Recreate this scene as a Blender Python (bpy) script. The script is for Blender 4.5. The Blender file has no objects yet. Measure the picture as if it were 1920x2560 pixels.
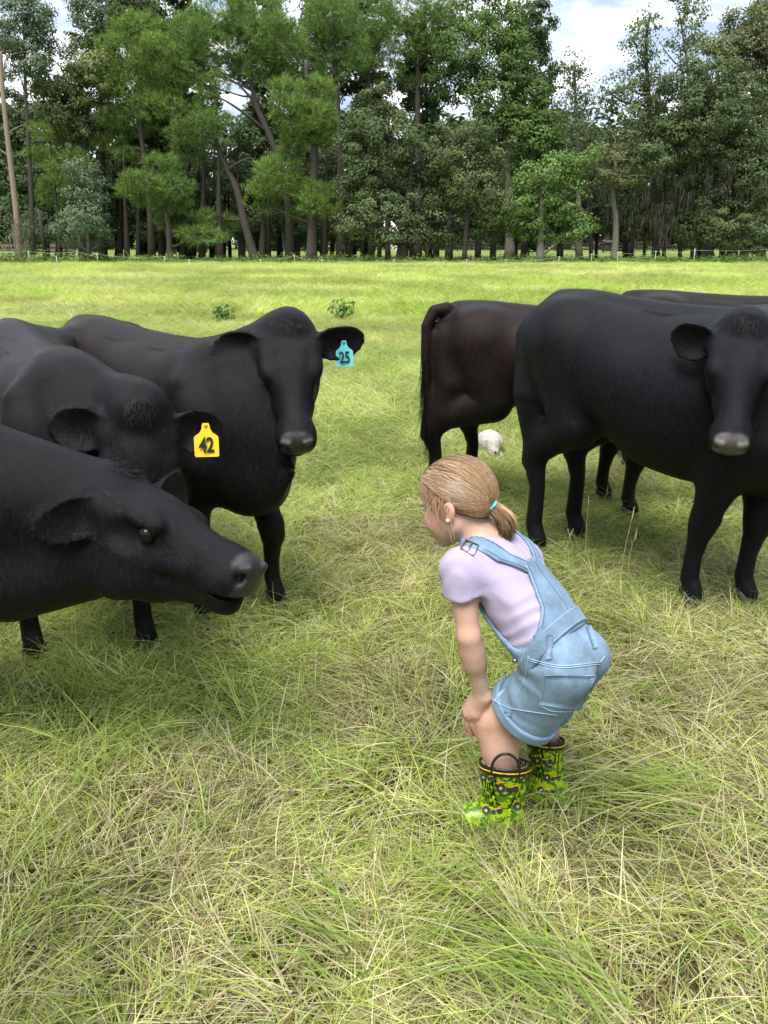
import bpy, math, random
import numpy as np
from mathutils import Vector, Matrix

# ------------------------------------------------------------------ camera, sky, sun, exposure
SC = bpy.context.scene
CAM_H = 1.45
PITCH = 19.446                      # degrees below the horizon
FPX = 1926.0                        # focal length in pixels of the 1920 x 2560 photograph
cam_d = bpy.data.cameras.new('camera'); cam = bpy.data.objects.new('camera', cam_d)
SC.collection.objects.link(cam)
cam.location = (0, 0, CAM_H); cam.rotation_euler = (math.radians(90 - PITCH), 0, 0)
cam_d.sensor_fit = 'VERTICAL'; cam_d.angle = 2 * math.atan(1280 / FPX)
cam_d.clip_start = 0.05; cam_d.clip_end = 3000
SC.camera = cam

SUN_EL, SUN_AZ = 66.0, 200.0        # azimuth clockwise from +Y (the viewing direction)
world = bpy.data.worlds.new('World'); SC.world = world; world.use_nodes = True
wn = world.node_tree; wn.nodes.clear()
def wnode(t, **k):
    n = wn.nodes.new(t)
    for a, b in k.items(): setattr(n, a, b)
    return n
wout = wnode('ShaderNodeOutputWorld'); wbg = wnode('ShaderNodeBackground'); wbg.inputs[1].default_value = 0.80
sky = wnode('ShaderNodeTexSky', sky_type='NISHITA', sun_disc=False)
sky.sun_elevation = math.radians(SUN_EL); sky.sun_rotation = math.radians(SUN_AZ)
sky.altitude = 20; sky.air_density = 1.0; sky.dust_density = 2.5; sky.ozone_density = 1.0
skm = wnode('ShaderNodeVectorMath', operation='SCALE'); skm.inputs[3].default_value = 0.09
wn.links.new(sky.outputs[0], skm.inputs[0])
tc = wnode('ShaderNodeTexCoord')
# broken cumulus: project the direction on a flat cloud layer so that clouds grow smaller to the horizon
sep = wnode('ShaderNodeSeparateXYZ'); wn.links.new(tc.outputs['Generated'], sep.inputs[0])
zc = wnode('ShaderNodeMath', operation='MAXIMUM'); zc.inputs[1].default_value = 0.0; wn.links.new(sep.outputs[2], zc.inputs[0])
za = wnode('ShaderNodeMath', operation='ADD'); za.inputs[1].default_value = 0.16; wn.links.new(zc.outputs[0], za.inputs[0])
dx = wnode('ShaderNodeMath', operation='DIVIDE'); wn.links.new(sep.outputs[0], dx.inputs[0]); wn.links.new(za.outputs[0], dx.inputs[1])
dy = wnode('ShaderNodeMath', operation='DIVIDE'); wn.links.new(sep.outputs[1], dy.inputs[0]); wn.links.new(za.outputs[0], dy.inputs[1])
cmb = wnode('ShaderNodeCombineXYZ'); wn.links.new(dx.outputs[0], cmb.inputs[0]); wn.links.new(dy.outputs[0], cmb.inputs[1])
wn.links.new(zc.outputs[0], cmb.inputs[2])
def wnoise(scale, detail, rough, dist, off):
    mp = wnode('ShaderNodeMapping'); mp.inputs['Location'].default_value = off
    wn.links.new(cmb.outputs[0], mp.inputs[0])
    n = wnode('ShaderNodeTexNoise'); n.inputs['Scale'].default_value = scale; n.inputs['Detail'].default_value = detail
    n.inputs['Roughness'].default_value = rough; n.inputs['Distortion'].default_value = dist
    wn.links.new(mp.outputs[0], n.inputs['Vector']); return n
n1 = wnoise(1.15, 9, .56, .25, (3.1, 1.4, 0)); n2 = wnoise(3.4, 8, .6, .2, (0.4, 7.7, 2)); n3 = wnoise(0.6, 4, .5, 0, (9.4, 2.2, 1))
def wramp(src, stops):
    r = wnode('ShaderNodeValToRGB'); r.color_ramp.interpolation = 'EASE'
    e = r.color_ramp.elements
    while len(e) < len(stops): e.new(.5)
    for i, (p, c) in enumerate(stops): e[i].position = p; e[i].color = c if len(c) == 4 else (*c, 1)
    wn.links.new(src, r.inputs[0]); return r
cov = wramp(n1.outputs[0], [(.40, (0, 0, 0)), (.52, (1, 1, 1))])
shade = wramp(n2.outputs[0], [(.34, (.36, .42, .51)), (.48, (.52, .57, .64)), (.58, (.82, .82, .83))])
veil = wramp(n3.outputs[0], [(.3, (.29, .37, .48)), (.7, (.43, .50, .59))])
mv = wnode('ShaderNodeMixRGB'); mv.inputs[0].default_value = .62
wn.links.new(skm.outputs[0], mv.inputs[1]); wn.links.new(veil.outputs[0], mv.inputs[2])
mc = wnode('ShaderNodeMixRGB'); wn.links.new(cov.outputs[0], mc.inputs[0]); wn.links.new(mv.outputs[0], mc.inputs[1]); wn.links.new(shade.outputs[0], mc.inputs[2])
wn.links.new(mc.outputs[0], wbg.inputs[0]); wn.links.new(wbg.outputs[0], wout.inputs[0])

sun_d = bpy.data.lights.new('sun', 'SUN'); sun = bpy.data.objects.new('sun', sun_d); SC.collection.objects.link(sun)
sun_d.energy = 2.1; sun_d.angle = math.radians(36); sun_d.color = (1.0, .955, .87)
_az, _el = math.radians(SUN_AZ), math.radians(SUN_EL)
_to = Vector((math.sin(_az) * math.cos(_el), math.cos(_az) * math.cos(_el), math.sin(_el)))
sun.rotation_euler = _to.to_track_quat('Z', 'Y').to_euler(); sun.location = (-4, -6, 12)
vs = SC.view_settings
vs.view_transform = 'Standard'; vs.look = 'None'; vs.gamma = 1.0; vs.use_curve_mapping = False; vs.exposure = 1.45
SC.cycles.max_bounces = 5; SC.cycles.transparent_max_bounces = 4; SC.cycles.diffuse_bounces = 3; SC.cycles.glossy_bounces = 2; SC.cycles.transmission_bounces = 3
SC.cycles.use_adaptive_sampling = True; SC.cycles.adaptive_threshold = 0.02

# ------------------------------------------------------------------ helpers
C = SC.collection
RNG = np.random.default_rng(7); random.seed(7)
_c, _s = math.cos(math.radians(PITCH)), math.sin(math.radians(PITCH))
def at(px, py, Y):
    """Point of the place seen at photograph pixel (px, py), standing Y metres in front of the photographer."""
    r, u = (px - 960) / FPX, -(py - 1280) / FPX
    t = Y / (_c + u * _s)
    return np.array((r * t, Y, CAM_H + (-_s + u * _c) * t))
def gnd(px, py):
    r, u = (px - 960) / FPX, -(py - 1280) / FPX
    t = -CAM_H / (-_s + u * _c)
    return np.array((r * t, (_c + u * _s) * t, 0.0))
def tag(o, label=None, cat=None, group=None, kind=None):
    if label: o['label'] = label
    if cat: o['category'] = cat
    if group: o['group'] = group
    if kind: o['kind'] = kind
    return o
def empty(name, loc=(0, 0, 0), rz=0.0):
    o = bpy.data.objects.new(name, None); C.objects.link(o); o.location = loc; o.rotation_euler = (0, 0, rz)
    o.empty_display_size = .1
    return o
def obj(name, me, mat=None, parent=None):
    o = bpy.data.objects.new(name, me); C.objects.link(o)
    if mat and not me.materials:
        for m in (mat if isinstance(mat, (list, tuple)) else [mat]): me.materials.append(m)
    if parent: o.parent = parent
    return o
def mesh(name, V, Fq, smooth=True, attrs=None):
    me = bpy.data.meshes.new(name)
    V = np.asarray(V, np.float32); 
    if isinstance(Fq, np.ndarray):
        n, k = Fq.shape
        me.vertices.add(len(V)); me.vertices.foreach_set('co', V.ravel())
        me.loops.add(n * k); me.loops.foreach_set('vertex_index', Fq.astype(np.int32).ravel())
        me.polygons.add(n); me.polygons.foreach_set('loop_start', np.arange(0, n * k, k, dtype=np.int32))
        me.update(calc_edges=True); me.validate()
    else:
        me.from_pydata([tuple(map(float, v)) for v in V], [], [tuple(map(int, f)) for f in Fq]); me.update()
    if smooth: me.polygons.foreach_set('use_smooth', np.ones(len(me.polygons), bool))
    for k, a in (attrs or {}).items():
        a = np.asarray(a, np.float32)
        if a.ndim == 1: t = me.attributes.new(k, 'FLOAT', 'POINT'); t.data.foreach_set('value', a)
        else:
            if a.shape[1] == 3: a = np.concatenate([a, np.ones((len(a), 1), np.float32)], 1)
            t = me.attributes.new(k, 'FLOAT_COLOR', 'POINT'); t.data.foreach_set('color', a.ravel())
    return me
class MB:
    """Collects simple shapes into one mesh."""
    def __init__(s): s.V = []; s.F = []
    def add(s, V, F):
        b = len(s.V); s.V += [tuple(map(float, v)) for v in V]; s.F += [tuple(int(i) + b for i in f) for f in F]
    def box(s, c, d, rot=None):
        h = np.array(d) / 2; v = np.array([(x, y, z) for x in (-1, 1) for y in (-1, 1) for z in (-1, 1)]) * h
        if rot is not None: v = v @ np.array(rot).T
        s.add(v + np.array(c), [(0, 1, 3, 2), (4, 6, 7, 5), (0, 4, 5, 1), (2, 3, 7, 6), (0, 2, 6, 4), (1, 5, 7, 3)])
    def tube(s, pts, rad, n=8, cap=True):
        V, F = tube(pts, rad, n, cap); s.add(V, F)
    def build(s, name, mat, parent=None, smooth=True):
        return obj(name, mesh(name, s.V, s.F, smooth), mat, parent)
def tube(pts, rad, n=8, cap=True):
    pts = np.asarray(pts, float); m = len(pts)
    rad = np.full(m, rad) if np.isscalar(rad) else np.asarray(rad, float)
    T = np.gradient(pts, axis=0); T /= np.linalg.norm(T, axis=1)[:, None] + 1e-9
    a = np.array((0, 0, 1.)) if abs(T[0][2]) < .9 else np.array((1., 0, 0))
    U = np.cross(T[0], a); U /= np.linalg.norm(U); V = []; th = np.arange(n) * 2 * math.pi / n
    for i in range(m):
        U = U - T[i] * (U @ T[i]); U /= np.linalg.norm(U) + 1e-9; W = np.cross(T[i], U)
        V += list(pts[i] + rad[i] * (np.cos(th)[:, None] * U + np.sin(th)[:, None] * W))
    F = [(i * n + j, i * n + (j + 1) % n, (i + 1) * n + (j + 1) % n, (i + 1) * n + j) for i in range(m - 1) for j in range(n)]
    if cap: F += [tuple(range(n))[::-1], tuple(range((m - 1) * n, m * n))]
    return V, F
def spline(pts, n):
    """Catmull-Rom through the points, n samples."""
    P_ = np.asarray(pts, float); P_ = np.vstack([2 * P_[0] - P_[1], P_, 2 * P_[-1] - P_[-2]])
    u = np.linspace(0, len(P_) - 3 - 1e-6, n); i = u.astype(int); t = (u - i)[:, None]
    a, b, c, d = P_[i], P_[i + 1], P_[i + 2], P_[i + 3]
    return .5 * (2 * b + (c - a) * t + (2 * a - 5 * b + 4 * c - d) * t ** 2 + (3 * b - a - 3 * c + d) * t ** 3)

# ---- materials
class NT:
    def __init__(s, name):
        s.m = bpy.data.materials.new(name); s.m.use_nodes = True; s.t = s.m.node_tree
        s.b = next(n for n in s.t.nodes if n.type == 'BSDF_PRINCIPLED'); s.out = next(n for n in s.t.nodes if n.type == 'OUTPUT_MATERIAL')
    def n(s, t, ins=None, **k):
        n = s.t.nodes.new(t)
        for a, b in k.items(): setattr(n, a, b)
        for a, b in (ins or {}).items(): s.set(n, a, b)
        return n
    def set(s, n, a, b):
        if isinstance(b, bpy.types.NodeSocket): s.t.links.new(b, n.inputs[a])
        else: n.inputs[a].default_value = b
    def p(s, **k):
        M = dict(col='Base Color', rough='Roughness', spec='Specular IOR Level', sss='Subsurface Weight', sheen='Sheen Weight', sheenr='Sheen Roughness',
                 sheent='Sheen Tint', metal='Metallic', normal='Normal', coat='Coat Weight', coatr='Coat Roughness', trans='Transmission Weight', alpha='Alpha',
                 sssr='Subsurface Radius', ssss='Subsurface Scale', ior='IOR')
        for a, b in k.items():
            if a in ('col', 'sheent') and not isinstance(b, bpy.types.NodeSocket) and len(b) == 3: b = (*b, 1)
            s.set(s.b, M[a], b)
        return s
    def coord(s, kind='Object'): return s.n('ShaderNodeTexCoord').outputs[kind]
    def pos(s): return s.n('ShaderNodeNewGeometry').outputs['Position']
    def mapping(s, v, scale=(1, 1, 1), rot=(0, 0, 0), loc=(0, 0, 0)):
        return s.n('ShaderNodeMapping', {'Vector': v, 'Scale': scale, 'Rotation': rot, 'Location': loc}).outputs[0]
    def noise(s, v, scale, detail=4, rough=.55, dist=0):
        return s.n('ShaderNodeTexNoise', {'Vector': v, 'Scale': scale, 'Detail': detail, 'Roughness': rough, 'Distortion': dist}).outputs[0]
    def ramp(s, v, stops, interp='LINEAR'):
        r = s.n('ShaderNodeValToRGB', {'Fac': v}); r.color_ramp.interpolation = interp; e = r.color_ramp.elements
        while len(e) < len(stops): e.new(.5)
        for i, (p, c) in enumerate(stops):
            e[i].position = p; e[i].color = (c, c, c, 1) if np.isscalar(c) else (*c, 1) if len(c) == 3 else c
        return r.outputs[0]
    def mix(s, f, a, b, mode='MIX'):
        n = s.n('ShaderNodeMixRGB', blend_type=mode)
        for i, x in enumerate((f, a, b)):
            if not isinstance(x, bpy.types.NodeSocket) and i and len(x) == 3: x = (*x, 1)
            s.set(n, i, x)
        return n.outputs[0]
    def math(s, op, a, b=0.0):
        n = s.n('ShaderNodeMath', operation=op); s.set(n, 0, a); s.set(n, 1, b); return n.outputs[0]
    def attr(s, name, out='Color'): return s.n('ShaderNodeAttribute', attribute_name=name).outputs[out]
    def bump(s, h, strength=.3, dist=.01, normal=None):
        i = {'Height': h, 'Strength': strength, 'Distance': dist}
        if normal is not None: i['Normal'] = normal
        return s.n('ShaderNodeBump', i).outputs[0]
def plain(name, col, rough=.6, var=.12, scale=30, bump=.15, spec=.4, metal=0.0):
    t = NT(name); v = t.coord(); n = t.noise(v, scale, 5)
    c = t.ramp(n, [(.3, tuple(x * (1 - var) for x in col)), (.7, tuple(min(1, x * (1 + var)) for x in col))])
    t.p(col=c, rough=rough, spec=spec, metal=metal, normal=t.bump(n, bump, .004)); return t.m

# ---- signed-distance modelling
def smin(a, b, k):
    h = np.maximum(k - np.abs(a - b), 0) / k
    return np.minimum(a, b) - h * h * k * .25
def smax(a, b, k): return -smin(-a, -b, k)
def rc(p, a, b, ra, rb):
    a = np.asarray(a, np.float32); d = np.asarray(b, np.float32) - a; q = p - a
    t = np.clip((q @ d) / (d @ d + 1e-12), 0, 1)
    return np.sqrt(((q - t[:, None] * d) ** 2).sum(1)) - (ra + (rb - ra) * t)
def chain(p, pts, rad, k=None):
    d = None
    for i in range(len(pts) - 1):
        e = rc(p, pts[i], pts[i + 1], rad[i], rad[i + 1]); d = e if d is None else (np.minimum(d, e) if not k else smin(d, e, k))
    return d
def ell(p, c, r, R=None):
    q = p - np.asarray(c, np.float32)
    if R is not None: q = q @ np.asarray(R, np.float32)          # columns of R are the axes
    r = np.asarray(r, np.float32); k0 = np.sqrt(((q / r) ** 2).sum(1)); k1 = np.sqrt(((q / (r * r)) ** 2).sum(1)) + 1e-9
    return k0 * (k0 - 1) / k1
def frame(x, up):
    x = np.asarray(x, float); x = x / np.linalg.norm(x); up = np.asarray(up, float); y = np.cross(up, x); y /= np.linalg.norm(y)
    return np.stack([x, y, np.cross(x, y)], 1)
def axis_pts(lo, hi, h, fine):
    out = [lo]
    while out[-1] < hi:
        s = h
        for a, b, f in fine:
            if a - f <= out[-1] <= b: s = min(s, f)
        out.append(out[-1] + s)
    n = (-(len(out) - 1)) % 4
    for _ in range(n): out.append(out[-1] + h)
    return np.array(out, np.float32)
def sdf_mesh(f, lo, hi, h, fine=(), proj=2):
    """Surface nets on a (possibly graded) grid; f maps (N,3) -> distance."""
    ax = [axis_pts(lo[i], hi[i], h, [(b[0][i], b[1][i], b[2]) for b in fine]) for i in range(3)]
    n = [len(a) for a in ax]
    ci = [np.arange(0, m, 4) for m in n]
    cg = np.stack(np.meshgrid(*[a[i] for a, i in zip(ax, ci)], indexing='ij'), -1).astype(np.float32)
    cd = f(cg.reshape(-1, 3)).reshape(cg.shape[:3])
    sz = [np.diff(a[i]) for a, i in zip(ax, ci)]
    diag = np.sqrt(sz[0][:, None, None] ** 2 + sz[1][None, :, None] ** 2 + sz[2][None, None, :] ** 2)
    mn = None
    for a in (0, 1):
        for b in (0, 1):
            for c in (0, 1):
                x = np.abs(cd[a:cd.shape[0] - 1 + a, b:cd.shape[1] - 1 + b, c:cd.shape[2] - 1 + c]); mn = x if mn is None else np.minimum(mn, x)
    act = mn < diag * .85
    mask = np.zeros(n, bool); D = np.zeros(n, np.float32)
    up = np.repeat(np.repeat(np.repeat(cd[:-1, :-1, :-1], 4, 0), 4, 1), 4, 2)
    D[:-1, :-1, :-1] = up; D[-1] = 1; D[:, -1] = 1; D[:, :, -1] = 1
    am = np.repeat(np.repeat(np.repeat(act, 4, 0), 4, 1), 4, 2)
    for a in (0, 1):
        for b in (0, 1):
            for c in (0, 1): mask[a:n[0] - 1 + a, b:n[1] - 1 + b, c:n[2] - 1 + c] |= am
    idx = np.argwhere(mask)
    pts = np.stack([ax[i][idx[:, i]] for i in range(3)], 1).astype(np.float32)
    val = np.empty(len(pts), np.float32)
    for i in range(0, len(pts), 200000): val[i:i + 200000] = f(pts[i:i + 200000])
    D[mask] = val
    S = D < 0
    any_ = np.zeros([m - 1 for m in n], bool); all_ = np.ones([m - 1 for m in n], bool)
    for a in (0, 1):
        for b in (0, 1):
            for c in (0, 1):
                x = S[a:n[0] - 1 + a, b:n[1] - 1 + b, c:n[2] - 1 + c]; any_ |= x; all_ &= x
    cell = any_ & ~all_; I = np.argwhere(cell); vid = np.full(cell.shape, -1, np.int64); vid[cell] = np.arange(len(I))
    acc = np.zeros((len(I), 3), np.float32); cnt = np.zeros(len(I), np.float32)
    cor = [(a, b, c) for a in (0, 1) for b in (0, 1) for c in (0, 1)]
    for i, A in enumerate(cor):
        for j, B in enumerate(cor):
            if j > i and sum(abs(A[q] - B[q]) for q in range(3)) == 1:
                ia, ib = I + A, I + B; da = D[ia[:, 0], ia[:, 1], ia[:, 2]]; db = D[ib[:, 0], ib[:, 1], ib[:, 2]]
                x = (da < 0) != (db < 0); t = np.where(x, da / (da - db + 1e-20), 0)
                pa = np.stack([ax[q][ia[:, q]] for q in range(3)], 1); pb = np.stack([ax[q][ib[:, q]] for q in range(3)], 1)
                acc += np.where(x[:, None], pa + t[:, None] * (pb - pa), 0); cnt += x
    V = acc / np.maximum(cnt, 1)[:, None]
    Fs = []
    for a in range(3):
        b, c = (a + 1) % 3, (a + 2) % 3
        sl0 = [slice(None)] * 3; sl1 = [slice(None)] * 3; sl0[a] = slice(0, -1); sl1[a] = slice(1, None)
        s0, s1 = S[tuple(sl0)], S[tuple(sl1)]; E_ = np.argwhere(s0 != s1)
        ok = (E_[:, b] > 0) & (E_[:, c] > 0) & (E_[:, b] < n[b] - 1) & (E_[:, c] < n[c] - 1); E_ = E_[ok]
        q = []
        for db, dc in ((-1, -1), (0, -1), (0, 0), (-1, 0)):
            k = E_.copy(); k[:, b] += db; k[:, c] += dc; q.append(vid[k[:, 0], k[:, 1], k[:, 2]])
        q = np.stack(q, 1); fl = s0[E_[:, 0], E_[:, 1], E_[:, 2]]
        q = np.where(fl[:, None], q, q[:, ::-1]); Fs.append(q[(q >= 0).all(1)])
    Fq = np.concatenate(Fs)
    e = .0015
    for _ in range(proj):
        d0 = f(V); g = np.stack([f(V + np.eye(3, dtype=np.float32)[i] * e) - d0 for i in range(3)], 1) / e
        l = np.maximum((g * g).sum(1), .2); st = np.clip(d0 / l, -.008, .008); V = V - g * st[:, None] * .8
    return V.astype(np.float32), Fq
def mesh_normals(V, F):
    a, b, c, d = (V[F[:, i]] for i in range(4)); nf = np.cross(c - a, d - b); N = np.zeros_like(V)
    for i in range(4): np.add.at(N, F[:, i], nf)
    return N / (np.linalg.norm(N, axis=1)[:, None] + 1e-9)
def vnoise(p, seed=0, scale=1.0):
    """Smooth value noise, -1..1."""
    q = np.asarray(p, float) * scale + seed * 17.31; i = np.floor(q).astype(np.int64); f = q - i; f = f * f * (3 - 2 * f); out = 0
    for a in (0, 1):
        for b in (0, 1):
            for c in (0, 1):
                h = ((i[:, 0] + a) * 73856093) ^ ((i[:, 1] + b) * 19349663) ^ ((i[:, 2] + c) * 83492791); h = (h * 2654435761) & 0xFFFFFFFF
                h = ((h ^ (h >> 15)) * 2246822519) & 0xFFFFFFFF
                w = (f[:, 0] if a else 1 - f[:, 0]) * (f[:, 1] if b else 1 - f[:, 1]) * (f[:, 2] if c else 1 - f[:, 2])
                out = out + w * (h / 2147483648.0 - 1)
    return out
def strips(base, dirs, nrm, length, width, seg=2, bend=None, cols=None):
    """Thin ribbons (hair, blades): base (N,3), unit dirs, unit side vectors; returns V, F, colour."""
    N = len(base); L = np.broadcast_to(length, N)[:, None]; Wd = np.broadcast_to(width, N)[:, None]; V = []
    for s in range(seg + 1):
        t = s / seg; c = base + dirs * L * t
        if bend is not None: c = c + bend * L * t * t
        w = Wd * (1 - t * .92) * .5
        V.append(c - nrm * w); V.append(c + nrm * w)
    V = np.stack(V, 1).reshape(-1, 3); k = 2 * (seg + 1); b = np.arange(N)[:, None] * k
    F = np.concatenate([b + np.array([2 * s, 2 * s + 1, 2 * s + 3, 2 * s + 2]) for s in range(seg)], 0)
    return V, F, (None if cols is None else np.repeat(cols, k, 0))
def uv_sphere(r, nu=16, nv=10, sc=(1, 1, 1)):
    V = [(0, 0, r * sc[2])]; F = []
    for j in range(1, nv):
        a = math.pi * j / nv
        V += [(r * sc[0] * math.sin(a) * math.cos(2 * math.pi * i / nu), r * sc[1] * math.sin(a) * math.sin(2 * math.pi * i / nu), r * sc[2] * math.cos(a)) for i in range(nu)]
    V.append((0, 0, -r * sc[2])); L = len(V) - 1
    for i in range(nu):
        F.append((0, 1 + i, 1 + (i + 1) % nu)); F.append((L, 1 + (nv - 2) * nu + (i + 1) % nu, 1 + (nv - 2) * nu + i))
        for j in range(nv - 2): F.append((1 + j * nu + i, 1 + (j + 1) * nu + i, 1 + (j + 1) * nu + (i + 1) % nu, 1 + j * nu + (i + 1) % nu))
    return V, F

def smooth_rows(A, n=160, sig=.035):
    """Resample a table of stations (first column = position) without creases."""
    x = np.linspace(A[0, 0], A[-1, 0], n); dx = x[1] - x[0]; k = int(3 * sig / dx) + 1; g = np.exp(-.5 * (np.arange(-k, k + 1) * dx / sig) ** 2); g /= g.sum(); out = [x]
    for c in range(1, A.shape[1]):
        y = np.interp(x, A[:, 0], A[:, c]); yp = np.concatenate([2 * y[0] - y[k:0:-1], y, 2 * y[-1] - y[-2:-k - 2:-1]]); out.append(np.convolve(yp, g, 'valid'))
    return np.stack(out, 1).astype(np.float32)
# ------------------------------------------------------------------ the pasture
t_ = NT('pasture_soil'); v_ = t_.pos()
a_ = t_.noise(v_, 1.3, 6, .6); b_ = t_.noise(v_, 38, 6, .7); c_ = t_.noise(v_, .11, 4, .55)
near_ = t_.mix(t_.ramp(b_, [(.35, 0.), (.65, 1.)]), (.028, .024, .013), (.105, .090, .045))
near_ = t_.mix(t_.ramp(a_, [(.35, 0.), (.65, .7)]), near_, (.055, .070, .022))
sepn = t_.n('ShaderNodeSeparateXYZ', {0: v_}); far_ = t_.mix(t_.ramp(c_, [(.35, 0.), (.65, 1.)]), (.130, .200, .042), (.185, .245, .065))
far_ = t_.mix(t_.ramp(b_, [(.3, .0), (.7, .5)]), far_, (.17, .19, .07))
fac_ = t_.n('ShaderNodeMapRange', {'Value': sepn.outputs[1], 'From Min': 22.0, 'From Max': 48.0}).outputs[0]
t_.p(col=t_.mix(fac_, near_, far_), rough=.9, spec=.1, normal=t_.bump(b_, .6, .03)); M_soil = t_.m
def ground_mesh():
    ys = np.concatenate([np.linspace(-30, 0, 7)[:-1], np.linspace(0, 8, 41)[:-1], np.linspace(8, 60, 53)[:-1], np.array([60, 80, 100, 130, 180, 260, 400, 700, 1200])])
    xs = np.concatenate([-np.array([1200, 700, 400, 200, 100, 60]), np.linspace(-40, 40, 81), np.array([60, 100, 200, 400, 700, 1200])])
    X, Y = np.meshgrid(xs, ys, indexing='ij'); P_ = np.stack([X.ravel(), Y.ravel(), 0 * X.ravel()], 1)
    w = np.clip(1 - np.abs(P_[:, 1] - 10) / 60, 0, 1)
    P_[:, 2] = .012 * vnoise(P_, 2, .9) * (np.hypot(P_[:, 0], P_[:, 1] - 6) < 30) - .012
    nx, ny = X.shape; i = np.arange(nx - 1)[:, None] * ny + np.arange(ny - 1)[None]; i = i.ravel()
    return mesh('ground', P_, np.stack([i, i + ny, i + ny + 1, i + 1], 1))
tag(obj('ground', ground_mesh(), M_soil), 'wide pasture floor of soil and thatch under the grass', None, None, 'structure')

# ---- grass: tufts of single blades, instanced over the pasture
t_ = NT('grass_blade'); v_ = t_.pos(); col_ = t_.attr('col')
pa_ = t_.noise(v_, .55, 4, .6); pb_ = t_.noise(v_, .09, 3, .5); rnd_ = t_.n('ShaderNodeObjectInfo').outputs['Random']
col_ = t_.mix(t_.ramp(pa_, [(.36, .0), (.68, .40)]), col_, t_.mix(1.0, col_, (1.10, 1.04, .82), 'MULTIPLY'))
col_ = t_.mix(t_.ramp(pb_, [(.42, .0), (.66, .38)]), col_, t_.mix(1.0, col_, (.76, 1.06, .66), 'MULTIPLY'))
hsv_ = t_.n('ShaderNodeHueSaturation', {'Color': col_, 'Value': t_.n('ShaderNodeMapRange', {'Value': rnd_, 'To Min': .78, 'To Max': 1.22}).outputs[0]}).outputs[0]
t_.p(col=hsv_, rough=.55, spec=.25)
tr_ = t_.n('ShaderNodeBsdfTranslucent', {'Color': t_.mix(1.0, hsv_, (1.35, 1.4, .75), 'MULTIPLY')}); mx_ = t_.n('ShaderNodeMixShader', {0: .42, 1: t_.b.outputs[0], 2: tr_.outputs[0]})
t_.t.links.new(mx_.outputs[0], t_.out.inputs[0]); M_grass = t_.m
PAL = {'green': [(.195, .290, .066), (.245, .345, .086), (.300, .390, .112)], 'yellow': [(.365, .450, .115), (.455, .510, .165), (.395, .435, .128)],
       'straw': [(.55, .52, .35), (.47, .43, .28), (.62, .59, .43)], 'brown': [(.22, .145, .080), (.29, .21, .12), (.15, .11, .065)]}
tufts = bpy.data.collections.new('grass_tiles')
def tile(name, seed, size, n, kinds, seg, zmax=1.0, flow=1.0):
    """A square of turf made of single blades. kinds: (share, length range, width range, lean, droop, palette mix)."""
    r = np.random.default_rng(seed); Vs, Fs, Cs, nb = [], [], [], 0
    for share, ln, wd, lean, droop, mix, clump in kinds:
        m = int(n * share)
        if clump:                                        # gathered in tufts
            k = max(1, m // clump); cen = r.uniform(-.5, .5, (k, 2)) * size; ci_ = r.integers(0, k, m); base = cen[ci_] + r.normal(0, size * .035 * min(1, .5 / size * 1.6), (m, 2)); az0 = r.uniform(0, 6.28, k)[ci_]; spr = .95
        else: base = r.uniform(-.5, .5, (m, 2)) * size; az0 = 0; spr = 1.0
        b3 = np.concatenate([base, np.zeros((m, 1))], 1)
        az = az0 + flow * 2.6 * vnoise(b3, seed, 3.0 / size) + r.normal(0, spr, m); el = np.clip(r.normal(lean, .28, m), .04, 1.5)
        d = np.stack([np.cos(az) * np.cos(el), np.sin(az) * np.cos(el), np.sin(el)], 1)
        az2 = az + r.normal(0, .6, m); bend = np.stack([np.cos(az2) * .5, np.sin(az2) * .5, -r.uniform(.15, .80, m) * droop * np.clip(np.sin(el), .1, 1)], 1)
        side = np.cross(d, r.normal(0, 1, (m, 3)) * .5 + np.array((0, 0, 1))); side /= np.linalg.norm(side, axis=1)[:, None] + 1e-9
        b3[:, 2] = r.uniform(0, .02, m) if lean < .2 else 0
        L = ln[0] + (ln[1] - ln[0]) * r.uniform(0, 1, m) ** 1.4; W = r.uniform(wd[0], wd[1], m)
        ks = r.choice(list(mix), m, p=np.array(list(mix.values())) / sum(mix.values())); cols = np.array([PAL[k_][r.integers(3)] for k_ in ks]) * r.uniform(.62, 1.30, (m, 1)) * (1.22 if size > 2 else 1.16 if size > .9 else 1.14)
        V, F, Cc = strips(b3, d, side, L, W, seg, bend, cols); V[:, 2] = np.maximum(V[:, 2], .004); V[:, 2] *= zmax
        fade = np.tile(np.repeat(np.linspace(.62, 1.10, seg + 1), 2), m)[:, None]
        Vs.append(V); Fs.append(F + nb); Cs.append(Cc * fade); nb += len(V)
    me = mesh('turf', np.concatenate(Vs), np.concatenate(Fs), True, {'col': np.concatenate(Cs)}); me.materials.append(M_grass)
    o = bpy.data.objects.new(name, me); tufts.objects.link(o)
GM = [dict(green=.52, yellow=.36, straw=.10, brown=.02), dict(green=.26, yellow=.46, straw=.23, brown=.05), dict(green=.10, yellow=.32, straw=.43, brown=.15), dict(green=.70, yellow=.26, straw=.04, brown=.0)]
STR = dict(green=.04, yellow=.20, straw=.56, brown=.20); ARC = dict(green=.55, yellow=.41, straw=.04)
def near_kinds(a, s, arc, gm):
    return [(a, (.03, .13), (.0026, .0056), .74, .9, gm, 0), (.24 - arc * .3, (.05, .17), (.0026, .0054), 1.0, .8, gm, 26), (s, (.04, .15), (.0020, .0042), .10, .3, STR, 0), (arc * .5, (.15, .32), (.0030, .0056), .72, 1.4, ARC, 18)]
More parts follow.
